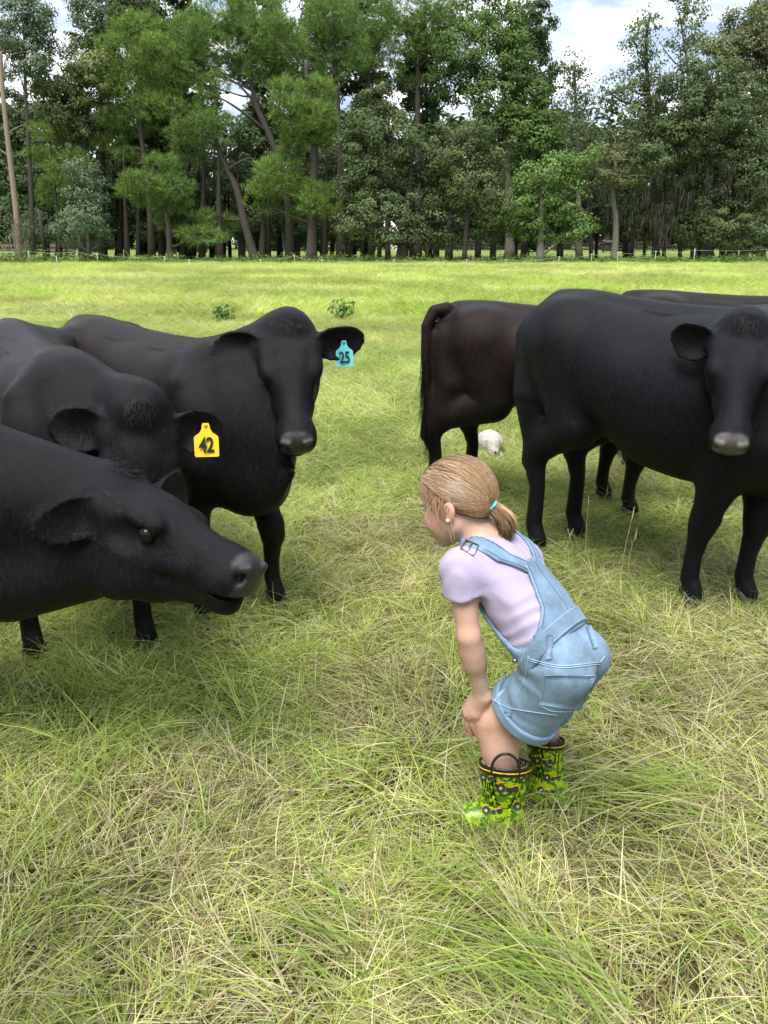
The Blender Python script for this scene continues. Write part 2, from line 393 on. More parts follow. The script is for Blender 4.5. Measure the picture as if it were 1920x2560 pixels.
NT_ = [near_kinds(.55, .20, .05, GM[0]), near_kinds(.48, .28, .04, GM[1]), near_kinds(.48, .28, .03, GM[1]), near_kinds(.30, .50, .02, GM[2]), near_kinds(.35, .42, .03, GM[2]), near_kinds(.60, .10, .10, GM[3]), near_kinds(.52, .16, .14, GM[0])]
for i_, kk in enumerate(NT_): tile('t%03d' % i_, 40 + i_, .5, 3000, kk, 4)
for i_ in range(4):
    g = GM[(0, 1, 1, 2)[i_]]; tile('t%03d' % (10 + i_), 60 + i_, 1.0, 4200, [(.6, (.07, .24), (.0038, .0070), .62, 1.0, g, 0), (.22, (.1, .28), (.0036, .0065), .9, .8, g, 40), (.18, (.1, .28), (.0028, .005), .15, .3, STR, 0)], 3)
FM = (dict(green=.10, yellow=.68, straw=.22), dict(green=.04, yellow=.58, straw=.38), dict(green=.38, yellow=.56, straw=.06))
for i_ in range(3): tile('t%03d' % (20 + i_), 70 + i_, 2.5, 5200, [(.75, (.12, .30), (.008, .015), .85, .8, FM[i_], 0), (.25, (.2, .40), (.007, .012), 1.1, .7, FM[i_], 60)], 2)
pts, rot, scl, idx = [], [], [], []
def lay(y0, y1, size, margin, seed, pick, s0=1.0):
    r = np.random.default_rng(seed); hw_ = lambda y: .498 * (.943 * y + .483) + margin
    for j in range(int(math.ceil((y1 - y0) / size))):
        y = y0 + (j + .5) * size; n = int(math.ceil(hw_(y + size / 2) / size)) ; off = r.uniform(-.5, .5)
        x = (np.arange(-n, n + 1) + off) * size; p = np.stack([x, np.full(len(x), y), 0 * x], 1); m = len(x)
        pts.append(p + np.concatenate([r.normal(0, .04 * size, (m, 2)), np.zeros((m, 1))], 1)); rot.append(np.stack([0 * x, 0 * x, r.integers(0, 4, m) * math.pi / 2 + r.normal(0, .12, m)], 1))
        scl.append(s0 * r.uniform(1.0, 1.14, m)); idx.append(pick(p, r, m))
def pk_near(p, r, m):
    u = .5 + .55 * vnoise(p, 3, .8) + r.normal(0, .22, m); k_ = np.select([u < .10, u < .24, u < .44, u < .64, u < .82, u < .92], [3, 4, 1, 2, 0, 5], 6)
    s_ = np.hypot(p[:, 0] + .75, (p[:, 1] - 2.15) * 1.4) < .55; k_ = np.where(s_, np.where(r.uniform(0, 1, m) < .5, 5, 6), k_); return k_
def pk_mid(p, r, m):
    u = .5 + .5 * vnoise(p, 4, .4) + r.normal(0, .2, m); return np.select([u < .25, u < .5, u < .72], [10, 11, 12], 10)
def pk_far(p, r, m):
    u = .5 + .6 * vnoise(p, 5, .12) + r.normal(0, .15, m); k_ = np.select([u < .45, u < .80], [1, 0], 2)
    band = (p[:, 1] > 23) & (p[:, 1] < 31) & (p[:, 0] > -7) & (r.uniform(0, 1, m) < .6); return np.where(band, 2, k_) + 14
lay(.45, 6.45, .5, 1.0, 1, pk_near); lay(6.45, 15.45, 1.0, 1.0, 3, pk_mid); lay(15.45, 50.45, 2.5, 1.5, 5, pk_far)
# collection children come in name order: near 0-6, middle 7-10, far 11-13
pts = np.concatenate(pts); rot = np.concatenate(rot); scl = np.concatenate(scl); idx = np.concatenate(idx)
idx = np.where(idx >= 14, idx - 14 + 11, np.where(idx >= 10, idx - 10 + 7, idx))
gm = bpy.data.meshes.new('pasture_grass'); gm.vertices.add(len(pts)); gm.vertices.foreach_set('co', pts.astype(np.float32).ravel())
a = gm.attributes.new('rot', 'FLOAT_VECTOR', 'POINT'); a.data.foreach_set('vector', rot.astype(np.float32).ravel())
a = gm.attributes.new('scl', 'FLOAT', 'POINT'); a.data.foreach_set('value', scl.astype(np.float32))
a = gm.attributes.new('idx', 'INT', 'POINT'); a.data.foreach_set('value', idx.astype(np.int32)); gm.update()
go = tag(obj('pasture_grass', gm, M_grass), 'matted yellow-green pasture grass with straw all over the field', 'grass', None, 'stuff')
ng = bpy.data.node_groups.new('scatter_grass', 'GeometryNodeTree')
ng.interface.new_socket('Geometry', in_out='INPUT', socket_type='NodeSocketGeometry'); ng.interface.new_socket('Geometry', in_out='OUTPUT', socket_type='NodeSocketGeometry')
gi = ng.nodes.new('NodeGroupInput'); gout = ng.nodes.new('NodeGroupOutput'); ip = ng.nodes.new('GeometryNodeInstanceOnPoints'); ci = ng.nodes.new('GeometryNodeCollectionInfo')
ci.inputs[0].default_value = tufts; ci.inputs['Separate Children'].default_value = True; ci.inputs['Reset Children'].default_value = True
def nattr(name, typ):
    n = ng.nodes.new('GeometryNodeInputNamedAttribute'); n.data_type = typ; n.inputs[0].default_value = name; return n.outputs[0]
e2r = ng.nodes.new('FunctionNodeEulerToRotation'); ng.links.new(nattr('rot', 'FLOAT_VECTOR'), e2r.inputs[0])
ng.links.new(gi.outputs[0], ip.inputs['Points']); ng.links.new(ci.outputs[0], ip.inputs['Instance']); ip.inputs['Pick Instance'].default_value = True
ng.links.new(nattr('idx', 'INT'), ip.inputs['Instance Index']); ng.links.new(e2r.outputs[0], ip.inputs['Rotation']); ng.links.new(nattr('scl', 'FLOAT'), ip.inputs['Scale'])
ng.links.new(ip.outputs[0], gout.inputs[0]); md = go.modifiers.new('scatter', 'NODES'); md.node_group = ng
# ------------------------------------------------------------------ the wood behind the pasture
def bark_mat(name, c0, c1, scale=9):
    t = NT(name); v = t.coord(); n = t.noise(t.mapping(v, (6, 6, 1.2)), scale, 6, .7); b = t.noise(v, 1.2, 4)
    t.p(col=t.mix(t.ramp(b, [(.35, 0.), (.7, .5)]), t.ramp(n, [(.3, c0), (.7, c1)]), tuple(x * .75 for x in c1)), rough=.95, spec=.15, normal=t.bump(n, .8, .05)); return t.m
M_bark = {'pine': bark_mat('pine_bark', (.045, .038, .033), (.130, .112, .098)), 'oak': bark_mat('oak_bark', (.030, .026, .022), (.090, .080, .068)), 'grey': bark_mat('grey_bark', (.13, .12, .105), (.30, .285, .26)),
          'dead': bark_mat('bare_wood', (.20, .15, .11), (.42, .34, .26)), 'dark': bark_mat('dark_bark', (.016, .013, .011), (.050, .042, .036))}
def leaf_mat(name, rough=.5):
    t = NT(name); c = t.attr('col'); v = t.pos(); n = t.noise(v, .35, 3, .6)
    c = t.mix(t.ramp(n, [(.35, 0.), (.7, .55)]), c, t.mix(1.0, c, (1.12, 1.06, .84), 'MULTIPLY'))
    t.p(col=c, rough=.6, spec=.12); tr = t.n('ShaderNodeBsdfTranslucent', {'Color': t.mix(1.0, c, (1.1, 1.25, .6), 'MULTIPLY')}); m = t.n('ShaderNodeMixShader', {0: .22, 1: t.b.outputs[0], 2: tr.outputs[0]})
    t.t.links.new(m.outputs[0], t.out.inputs[0]); return t.m
M_leaf = leaf_mat('leaf')
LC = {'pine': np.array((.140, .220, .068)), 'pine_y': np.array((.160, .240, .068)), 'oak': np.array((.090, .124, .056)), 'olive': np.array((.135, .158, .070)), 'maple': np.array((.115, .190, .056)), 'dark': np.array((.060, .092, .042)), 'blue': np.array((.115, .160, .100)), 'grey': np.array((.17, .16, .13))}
LC = {k_: v_ * 1.12 for k_, v_ in LC.items()}
TR = np.random.default_rng(77)
def leaf_quads(cen, nrm, size, col, asp=.62):
    n = len(cen); a = np.cross(nrm, TR.normal(0, 1, (n, 3))); a /= np.linalg.norm(a, axis=1)[:, None] + 1e-9; b = np.cross(nrm, a); s = size[:, None]
    V = np.stack([cen - a * s, cen - b * s * asp, cen + a * s, cen + b * s * asp], 1).reshape(-1, 3); return V, np.arange(4 * n).reshape(-1, 4), np.repeat(col, 4, 0)
def needle_tufts(cen, dirs, L, col, k=11):
    """Each tuft: k long thin needles bursting from a twig end."""
    n = len(cen); c = np.repeat(cen, k, 0); d = np.repeat(dirs, k, 0) * .75 + TR.normal(0, .62, (n * k, 3)); d /= np.linalg.norm(d, axis=1)[:, None]; ln = np.repeat(L, k) * TR.uniform(.7, 1.15, n * k)
    s = np.cross(d, TR.normal(0, 1, (n * k, 3))); s /= np.linalg.norm(s, axis=1)[:, None] + 1e-9; w = (ln * .085)[:, None]; tip = c + d * ln[:, None]
    V = np.stack([c - s * w * .5, c + s * w * .5, tip], 1).reshape(-1, 3); return V, np.arange(3 * n * k).reshape(-1, 3), np.repeat(np.repeat(col, k, 0) * TR.uniform(.75, 1.25, (n * k, 1)), 3, 0)
def crown_mesh(clumps, kind, leafc, dens=1.0, size=.13, sub_k=1.0):
    """clumps: (centre, radii) ellipsoids; leaves sit mostly in the outer shell in sub-clusters with gaps."""
    Vs, Fs, Cs, nb = [], [], [], 0
    for cen, rad in clumps:
        cen, rad = np.array(cen), np.array(rad); area = 4 * math.pi * (rad[0] * rad[1] * rad[2]) ** (2 / 3)
        if kind == 'pine':
            n = int(area * 18 * dens); u = TR.normal(0, 1, (n, 3)); u /= np.linalg.norm(u, axis=1)[:, None]; rr = TR.uniform(.45, 1.0, n) ** .6; lump = 1 + .22 * vnoise(u * 2.2 + cen, 1, 1.0)
            c = cen + u * rad * (rr * lump)[:, None]; keep = vnoise(c, 5, .9) > -.5; c, u2 = c[keep], u[keep]; u2 = u2 * .6 + np.array((0, 0, .55)); u2 /= np.linalg.norm(u2, axis=1)[:, None]
            col = leafc * np.clip(1 + .30 * vnoise(c, 3, .7) + TR.normal(0, .12, len(c)), .45, 1.7)[:, None]; V, F, Cc = needle_tufts(c, u2, np.full(len(c), .42) * TR.uniform(.75, 1.2, len(c)), col)
        else:
            m = max(4, int(area * sub_k)); u = TR.normal(0, 1, (m, 3)); u /= np.linalg.norm(u, axis=1)[:, None]; sub = cen + u * rad * (TR.uniform(.55, 1.0, m) ** .5)[:, None]; per = int(70 * dens)
            n = m * per; sc = np.repeat(sub, per, 0); o = TR.normal(0, 1, (n, 3)); o /= np.linalg.norm(o, axis=1)[:, None]; sr = np.repeat(TR.uniform(.45, .95, m), per)[:, None]
            c = sc + o * sr * (1 if sub_k > .5 else 2.6) * (TR.uniform(0, 1, (n, 1)) ** .45) * np.array((1, 1, .62)); nn = (c - cen) / rad * .9 + o * .7 + TR.normal(0, .38, (n, 3)) + np.array((0, -.1, .45)); nn /= np.linalg.norm(nn, axis=1)[:, None]
            shade = np.repeat(TR.normal(1, .16, m), per); col = leafc * np.clip(shade + .22 * vnoise(c, 3, .5) + TR.normal(0, .10, n), .45, 1.8)[:, None]; V, F, Cc = leaf_quads(c, nn, size * .84 * TR.uniform(.6, 1.25, n), col)
            F = np.concatenate([F[:, [0, 1, 2]], F[:, [0, 2, 3]]])
        Vs.append(V); Fs.append(F + nb); Cs.append(Cc); nb += len(V)
    return mesh('crown', np.concatenate(Vs), np.concatenate(Fs), False, {'col': np.concatenate(Cs)})
def wiggle(a, b, n, amp):
    t = np.linspace(0, 1, n)[:, None]; P_ = np.array(a) * (1 - t) + np.array(b) * t; w = np.cumsum(TR.normal(0, 1, (n, 3)), 0); w -= w[0] + (w[-1] - w[0]) * t; return P_ + w * amp * np.array((1, 1, .4))
def tree(name, label, trunk, r0, r1, bark, clumps, kind, leafc, dens=1.0, size=.13, branches=(), group='trees of the wood', cat='tree'):
    trunk = np.array(trunk, float); base = trunk[0].copy(); root = tag(empty(name, tuple(base)), label, cat, group)
    P_ = spline(trunk, 4 * len(trunk)); rr = np.linspace(r0, r1, len(P_)); rr[0] *= 1.35; rr[1] *= 1.1
    mb = MB(); mb.tube(P_ - base, rr, 9)
    if len(clumps):
        for cen, rad in clumps:                              # limbs reaching into the clumps
            cen = np.array(cen); k = np.argmin(np.linalg.norm(P_ - (cen - np.array((0, 0, rad[2] * 1.4))), axis=1)); a = P_[k]
            if np.linalg.norm(cen - a) > .8:
                br = min(.10, rr[k] * .5); mb.tube(wiggle(a, cen, 7, .12) - base, np.linspace(br, .025, 7), 6)
                for _ in range(3): e = cen + TR.normal(0, .6, 3) * np.array(rad); mb.tube(wiggle(a * .4 + cen * .6, e, 5, .10) - base, np.linspace(br * .5, .012, 5), 5)
    for bpts, b0, b1 in branches: mb.tube(spline(np.array(bpts), 12) - base, np.linspace(b0, b1, 12), 6)
    mb.build('trunk', M_bark[bark], root)
    if len(clumps):
        me = crown_mesh([(np.array(c) - base, r) for c, r in clumps], kind, leafc, dens, size); obj('crown', me, M_leaf, root)
    return root
def cl(Y, *els, depth=1.0):
    """Foliage clumps given as photo pixels (x, y, half width, half height) at distance Y; each has about the depth of its width."""
    out = []
    for i, e in enumerate(els):
        px, py, rx, ry = e[:4]; dy = e[4] if len(e) > 4 else (TR.uniform(-1, 1) * 1.2); c = at(px, py, Y + dy); m = np.linalg.norm(c - np.array((0, 0, CAM_H))) / FPX; out.append((c, (rx * m, max(.8, min(rx, ry) * m * .95) * depth, ry * m)))
    return out
def tk(Y, *pp): return [np.array((*gnd_at(pp[0][0], Y), 0.0))] + [at(x, y, Y) for x, y in pp[1:]]
def gnd_at(px, Y): d = Y / _c * 1.0; x = (px - 960) / FPX * (Y * _c + CAM_H * _s); return (x, Y)
# -- pines in front of the wood
Yp = 58
tree('pine_tree', 'leaning pine with long low boughs left of the tall pine group', tk(60, (380, 640), (372, 480), (352, 330), (345, 180), (342, 60)), .26, .06, 'pine', cl(60, (345, 80, 58, 40), (300, 140, 52, 40), (390, 140, 55, 42), (330, 205, 70, 38), (275, 190, 42, 34), (420, 205, 45, 36), (300, 250, 45, 26), (375, 262, 50, 28), (285, 292, 40, 20), (325, 315, 55, 22), (272, 355, 38, 16), (318, 385, 36, 14)), 'pine', LC['pine_y'])
tree('pine_tree', 'low bushy pine with drooping foliage over the fence line', tk(57, (425, 645), (420, 560), (405, 470), (398, 400)), .22, .06, 'pine', cl(57, (400, 415, 42, 26), (352, 455, 52, 24), (430, 465, 50, 28), (392, 500, 62, 24), (440, 520, 48, 24), (330, 478, 40, 18), (470, 560, 60, 26), (500, 590, 60, 20), (430, 555, 40, 22)), 'pine', LC['pine'])
tree('pine_tree', 'crooked pine slanting from lower right to upper left', tk(59, (638, 648), (612, 560), (590, 470), (555, 400), (535, 340), (500, 285)), .33, .10, 'pine', cl(59, (480, 280, 45, 30), (455, 330, 34, 24), (508, 318, 42, 30), (470, 380, 40, 28), (540, 300, 34, 22), (560, 560, 42, 22), (520, 545, 40, 20)), 'pine', LC['pine'], .9, branches=[([at(562, 430, 59), at(590, 410, 58.5), at(620, 396, 58), at(640, 398, 58)], .08, .03)])
tree('tall_pine_tree', 'tall forked pine with wide light green crown left of centre', tk(60, (725, 645), (722, 520), (700, 410), (665, 320), (640, 260), (625, 180), (610, 60)), .34, .10, 'pine', cl(60, (560, 50, 70, 50), (640, 40, 75, 48), (600, 110, 80, 46), (520, 100, 50, 44), (690, 90, 60, 44), (560, 165, 60, 36), (650, 165, 66, 34), (720, 130, 50, 40), (500, 170, 46, 34), (480, 90, 50, 50), (530, 225, 42, 24), (460, 150, 42, 40)), 'pine', LC['pine'], 1.1, branches=[([at(665, 330, 60), at(620, 290, 59), at(560, 250, 58.6), at(505, 228, 58.4)], .12, .03), ([at(640, 262, 60), at(600, 215, 59.6), at(560, 190, 59.2)], .10, .03)])
tree('pine_tree', 'pine with thick bare mid trunk and two round low boughs', tk(57, (778, 648), (782, 520), (786, 400), (782, 330), (770, 250), (765, 150)), .36, .12, 'pine', cl(57, (715, 235, 40, 30), (790, 232, 48, 34), (745, 285, 62, 36), (805, 290, 36, 32), (770, 335, 66, 24), (730, 375, 28, 30), (700, 425, 64, 30), (672, 470, 56, 26), (718, 460, 46, 24), (785, 480, 56, 26), (800, 515, 52, 28), (770, 535, 50, 20), (655, 510, 40, 22)), 'pine', LC['pine_y'], 1.1, branches=[([at(783, 405, 57), at(765, 396, 56.6), at(735, 396, 56.4)], .06, .02), ([at(783, 430, 57), at(762, 424, 56.6), at(742, 424, 56.4)], .06, .02)])
tree('tall_pine_tree', 'tall slim pine with grey brown trunk and thin crown', tk(61, (850, 645), (850, 470), (846, 300), (838, 160), (832, 20)), .27, .10, 'pine', cl(61, (835, 40, 55, 40), (800, 100, 44, 34), (870, 110, 50, 30), (830, 165, 50, 26), (880, 150, 44, 24), (810, 30, 44, 40)), 'pine', LC['pine'], .75)
tree('tall_pine_tree', 'tall dark trunked pine with open crown above the round oak', tk(63, (928, 645), (925, 400), (924, 240), (915, 60)), .24, .10, 'pine', cl(63, (905, 30, 60, 40), (950, 70, 50, 34), (900, 150, 44, 20), (965, 175, 50, 22), (930, 120, 50, 24)), 'pine', LC['pine'], .7)
tree('tall_pine_tree', 'tall pine with layered flat boughs right of centre', tk(64, (1044, 645), (1044, 400), (1044, 200), (1044, 60)), .30, .11, 'pine', cl(64, (1020, 25, 66, 34), (1085, 60, 66, 32), (1010, 85, 66, 28), (1120, 50, 60, 30), (1060, 118, 70, 22), (1000, 150, 48, 18), (1095, 140, 50, 18), (1010, 210, 40, 14), (1085, 20, 60, 30), (1150, 90, 40, 28)), 'pine', LC['pine'], .75, branches=[([at(1044, 170, 64), at(1080, 140, 63.6), at(1140, 105, 63.4)], .10, .04), ([at(1044, 200, 64), at(1070, 200, 63.8), at(1092, 196, 63.6)], .05, .02)])
# -- left edge
tree('dead_tree', 'bare leaning dead trunk with peeled bark at the left edge', tk(56, (52, 640), (42, 540), (28, 420), (14, 300), (4, 190), (2, 128)), .22, .11, 'dead', [], 'oak', LC['oak'], branches=[([at(10, 200, 56), at(16, 146, 56), at(60, 130, 56), at(95, 132, 56)], .05, .015), ([at(20, 336, 56), at(36, 322, 56), at(60, 312, 56)], .05, .015), ([at(24, 390, 56), at(8, 380, 56), at(-6, 370, 56)], .05, .02)])
tree('tall_pine_tree', 'very slim straight pine beside the bare trunk at left', tk(57, (85, 642), (78, 480), (70, 330), (64, 230), (60, 60)), .17, .08, 'pine', cl(57, (70, 50, 50, 40), (100, 90, 30, 28), (50, 110, 36, 40), (85, 30, 36, 34), (30, 60, 36, 50), (75, 150, 34, 30), (20, 150, 30, 40)), 'leaf', LC['blue'], 1.0, .12)
tree('brush', 'grey leafless brush at the foot of the bare trunk', tk(55, (40, 642), (36, 600), (30, 560)), .05, .02, 'grey', cl(55, (20, 590, 46, 44), (70, 600, 34, 38), (45, 560, 34, 30)), 'leaf', LC['grey'] * .75, .55, .07, cat='shrub')
tree('leafy_tree', 'broad leafy tree with bluish leaves below the gap of sky', tk(60, (205, 642), (205, 520), (210, 380), (220, 250)), .24, .08, 'oak', cl(60, (150, 190, 56, 56), (200, 260, 66, 50), (235, 200, 50, 50), (150, 270, 46, 50), (225, 300, 50, 40), (120, 225, 36, 44), (175, 330, 50, 36)), 'leaf', LC['olive'], 1.1)
tree('leafy_tree', 'tall dark leafy tree reaching the top left of the picture', tk(63, (258, 642), (256, 400), (252, 200), (255, 40)), .28, .10, 'oak', cl(63, (245, 40, 60, 60), (290, 30, 56, 56), (230, 100, 50, 50), (285, 110, 50, 50), (215, 150, 40, 44), (330, 20, 44, 44), (270, 170, 46, 40)), 'leaf', LC['oak'], 1.0)
tree('leafy_tree', 'small tree with pale bluish leaves under the pines at left', tk(56, (222, 645), (218, 570), (216, 500)), .13, .05, 'grey', cl(56, (205, 425, 32, 30), (220, 470, 44, 36), (180, 520, 34, 40), (225, 540, 46, 46), (195, 585, 48, 34), (250, 590, 34, 30), (165, 575, 28, 34)), 'leaf', LC['blue'], 1.0, .11)
tree('pine_tree', 'thin young pine with sparse yellow green boughs at left', tk(58, (150, 642), (140, 500), (128, 380), (120, 300)), .10, .04, 'pine', cl(58, (100, 330, 20, 14), (140, 310, 26, 18), (90, 385, 24, 12), (118, 395, 24, 18), (150, 430, 34, 26), (135, 480, 36, 30), (190, 395, 26, 18)), 'pine', LC['pine_y'], .9)
# -- oaks and broadleaves right of centre
tree('oak_tree', 'big round dark oak with low dense crown right of centre', tk(54, (1005, 650), (1010, 580), (1020, 500), (1030, 420)), .42, .16, 'oak', cl(54, (930, 300, 60, 50), (900, 380, 50, 56), (985, 340, 66, 56), (1060, 400, 70, 60), (960, 430, 80, 60), (1150, 420, 76, 66), (1110, 350, 60, 44), (1190, 480, 66, 60), (900, 470, 50, 60), (1060, 500, 90, 56), (1200, 550, 66, 44), (960, 540, 80, 50), (1110, 560, 90, 44), (900, 560, 56, 44), (1000, 590, 80, 26), (1180, 340, 44, 40), (1230, 520, 44, 44), (940, 250, 36, 30)), 'leaf', LC['oak'], 1.15, .115)
tree('leafy_tree', 'slender tree with olive new growth rising out of the oak', tk(52.5, (1160, 650), (1170, 520), (1185, 420), (1190, 340)), .16, .05, 'oak', cl(52.5, (1190, 350, 44, 30), (1150, 400, 50, 36), (1220, 410, 46, 36), (1180, 455, 60, 34), (1240, 470, 36, 30)), 'leaf', LC['olive'], .9, .10)
tree('tall_leafy_tree', 'tall dense green tree with ragged top beside the gap of sky', tk(60, (1275, 648), (1272, 500), (1262, 300), (1255, 120)), .36, .10, 'grey', cl(60, (1190, 40, 50, 50), (1255, 70, 48, 60), (1300, 90, 34, 44), (1160, 120, 60, 50), (1230, 150, 66, 56), (1300, 170, 40, 40), (1160, 210, 60, 50), (1240, 240, 70, 56), (1310, 260, 50, 50), (1120, 200, 44, 40), (1290, 330, 66, 56), (1210, 320, 60, 44), (1345, 250, 30, 40), (1370, 310, 40, 50), (1270, 400, 60, 50), (1350, 370, 56, 50)) , 'leaf', LC['maple'] * .72, 1.0, .125)
tree('leafy_tree', 'bright green tree with low spreading boughs and pale trunk', tk(55, (1350, 648), (1352, 560), (1358, 480), (1362, 420)), .28, .08, 'grey', cl(55, (1330, 450, 50, 40), (1390, 430, 56, 40), (1300, 510, 46, 44), (1360, 510, 60, 44), (1420, 500, 50, 50), (1320, 565, 52, 34), (1390, 570, 60, 36), (1445, 400, 50, 34), (1450, 570, 34, 34)), 'leaf', LC['maple'], 1.0, .12)
tree('tall_leafy_tree', 'sparse slender tree with thin top left of the sky gap', tk(62, (1448, 648), (1446, 480), (1440, 300), (1436, 150)), .24, .06, 'grey', cl(62, (1436, 160, 26, 30), (1410, 190, 24, 30), (1450, 210, 26, 34), (1425, 250, 34, 34), (1455, 270, 24, 30), (1430, 310, 40, 34), (1450, 350, 40, 34), (1500, 360, 40, 36), (1520, 400, 44, 36), (1470, 410, 46, 34)), 'leaf', LC['oak'] * 1.1, .42, .12)
tree('tall_leafy_tree', 'tall ragged tree with mistletoe like clumps against the bright cloud', tk(60, (1640, 648), (1636, 500), (1625, 300), (1615, 120), (1625, 35)), .26, .06, 'oak', cl(60, (1622, 60, 24, 26), (1578, 90, 18, 30), (1610, 110, 30, 34), (1630, 160, 30, 34), (1600, 190, 36, 34), (1540, 210, 34, 22), (1580, 240, 46, 36), (1640, 240, 40, 44), (1530, 250, 30, 20), (1600, 290, 50, 36), (1580, 330, 44, 30)), 'leaf', LC['oak'] * 1.15, .5, .12, branches=[([at(1590, 262, 60), at(1550, 250, 60), at(1500, 212, 60)], .07, .02), ([at(1690, 160, 61), at(1665, 130, 61), at(1648, 100, 61)], .05, .012)])
tree('leafy_tree', 'mid height leafy tree with pale twisted trunk under the sky gap', tk(58, (1535, 648), (1540, 560), (1532, 480), (1540, 400)), .26, .10, 'grey', cl(58, (1540, 360, 50, 34), (1500, 400, 44, 30), (1560, 420, 50, 34), (1520, 440, 40, 20)), 'leaf', LC['olive'] * .85, .8, .12)
tree('oak_tree', 'large dark oak hung with grey moss at the right edge', tk(58, (1770, 650), (1770, 560), (1765, 420), (1770, 280)), .40, .14, 'oak', cl(58, (1720, 200, 60, 46), (1780, 190, 60, 44), (1700, 270, 66, 50), (1770, 280, 70, 56), (1840, 260, 60, 56), (1690, 350, 66, 50), (1780, 370, 76, 56), (1860, 350, 60, 56), (1640, 400, 50, 40), (1720, 430, 66, 40), (1820, 450, 76, 50), (1780, 520, 66, 50), (1880, 440, 50, 60), (1740, 570, 56, 44), (1830, 570, 66, 40), (1890, 540, 50, 50), (1900, 600, 40, 30)), 'leaf', LC['oak'] * .95, 1.1, .12)
tree('tall_leafy_tree', 'high leafy tree filling the top right corner', tk(61, (1830, 648), (1835, 400), (1850, 200), (1860, 60)), .34, .10, 'oak', cl(61, (1850, 60, 36, 36), (1890, 90, 44, 40), (1835, 110, 44, 34), (1900, 150, 46, 50), (1850, 160, 54, 36), (1780, 140, 36, 34), (1800, 210, 50, 40), (1880, 230, 56, 50), (1915, 50, 30, 40), (1930, 300, 50, 60)), 'leaf', LC['olive'] * .85, 1.0, .12)
tree('tall_leafy_tree', 'thin crowned tree with bare twigs above the mossy oaks', tk(64, (1735, 648), (1730, 400), (1722, 200), (1700, 40)), .22, .05, 'grey', cl(64, (1690, 15, 26, 18), (1730, 25, 30, 24), (1715, 70, 20, 24), (1740, 85, 18, 24), (1700, 110, 30, 24), (1740, 130, 34, 26)), 'leaf', LC['oak'] * 1.2, .6, .12)
# -- second and third rows closing the wood
def backrow(n, Y0, Y1, top0, top1, leafs, seed, lbl, name):
    r = np.random.default_rng(seed)
    for i in range(n):
        px = -60 + (i + r.uniform(.2, .8)) * 2040 / n; Y = r.uniform(Y0, Y1)
        gap = 1470 < px < 1580 or 85 < px < 190
        top = r.uniform(top0, top1) + (300 if 1370 < px < 1650 else 170 if 1650 <= px < 1790 else 0) + (210 if 40 < px < 220 else 0); els = []; w = r.uniform(60, 85); nn = 9; y = top + 30; bot = 575
        for k in range(nn):
            yy = y + (bot - y) * k / (nn - 1); els.append((px + r.uniform(-1, 1) * w * .5, yy, w * r.uniform(.5, .8), (bot - y) / nn * r.uniform(.75, 1.0)))
        tree(name, ('leftmost' if i == 0 else 'rightmost' if i == n - 1 else ['first', 'second', 'third', 'fourth', 'fifth', 'sixth', 'seventh', 'eighth', 'ninth', 'tenth', 'eleventh', 'twelfth', 'thirteenth'][i]) + (' dark leafy tree' if i in (0, n - 1) else ' dark leafy tree from the left') + ' in the shaded row behind the front trees', tk(Y, (px, 645), (px + r.uniform(-8, 8), 450), (px + r.uniform(-12, 12), top + 60)), r.uniform(.2, .34), .08, 'dark', cl(Y, *els), 'leaf', LC[leafs[i % len(leafs)]], 1.0, .18, group=lbl)
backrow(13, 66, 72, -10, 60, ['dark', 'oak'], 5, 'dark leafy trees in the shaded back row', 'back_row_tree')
# -- leafy understorey between the trunks
for i, (px, top, w, k_, where) in enumerate(((110, 430, 50, 'dark', 'between the slim pine and the pole at left'), (165, 400, 46, 'oak', 'behind the pale bluish tree at left'), (290, 420, 52, 'dark', 'left of the low bushy pine'), (385, 430, 50, 'oak', 'behind the low bushy pine'), (480, 440, 54, 'dark', 'left of the crooked pine'), (560, 400, 50, 'oak', 'behind the crooked pine'), (640, 420, 54, 'dark', 'between the crooked and the forked pine'), (735, 430, 48, 'dark', 'behind the pine with round low boughs'), (850, 380, 56, 'oak', 'at the left flank of the round oak'), (1290, 470, 56, 'dark', 'behind the bright green tree'), (1490, 450, 50, 'dark', 'under the gap of sky'), (1610, 430, 56, 'oak', 'left of the mossy oak'), (1700, 460, 50, 'dark', 'in the shade of the mossy oak'))):
    Y = 63.5 + (i % 3) * .8; tree('understorey_tree', 'low dark leafy tree ' + where, tk(Y, (px, 645), (px + 4, 540), (px, top + 30)), .12, .04, 'dark', cl(Y, (px - w * .4, top + 30, w * .7, 36), (px + w * .4, top + 55, w * .7, 38), (px - w * .3, top + 100, w * .8, 36), (px + w * .35, 560, w * .7, 34), (px - w * .2, 575, w * .7, 26)), 'leaf', LC[k_] * .95, 1.0, .13, group='low trees between the trunks')
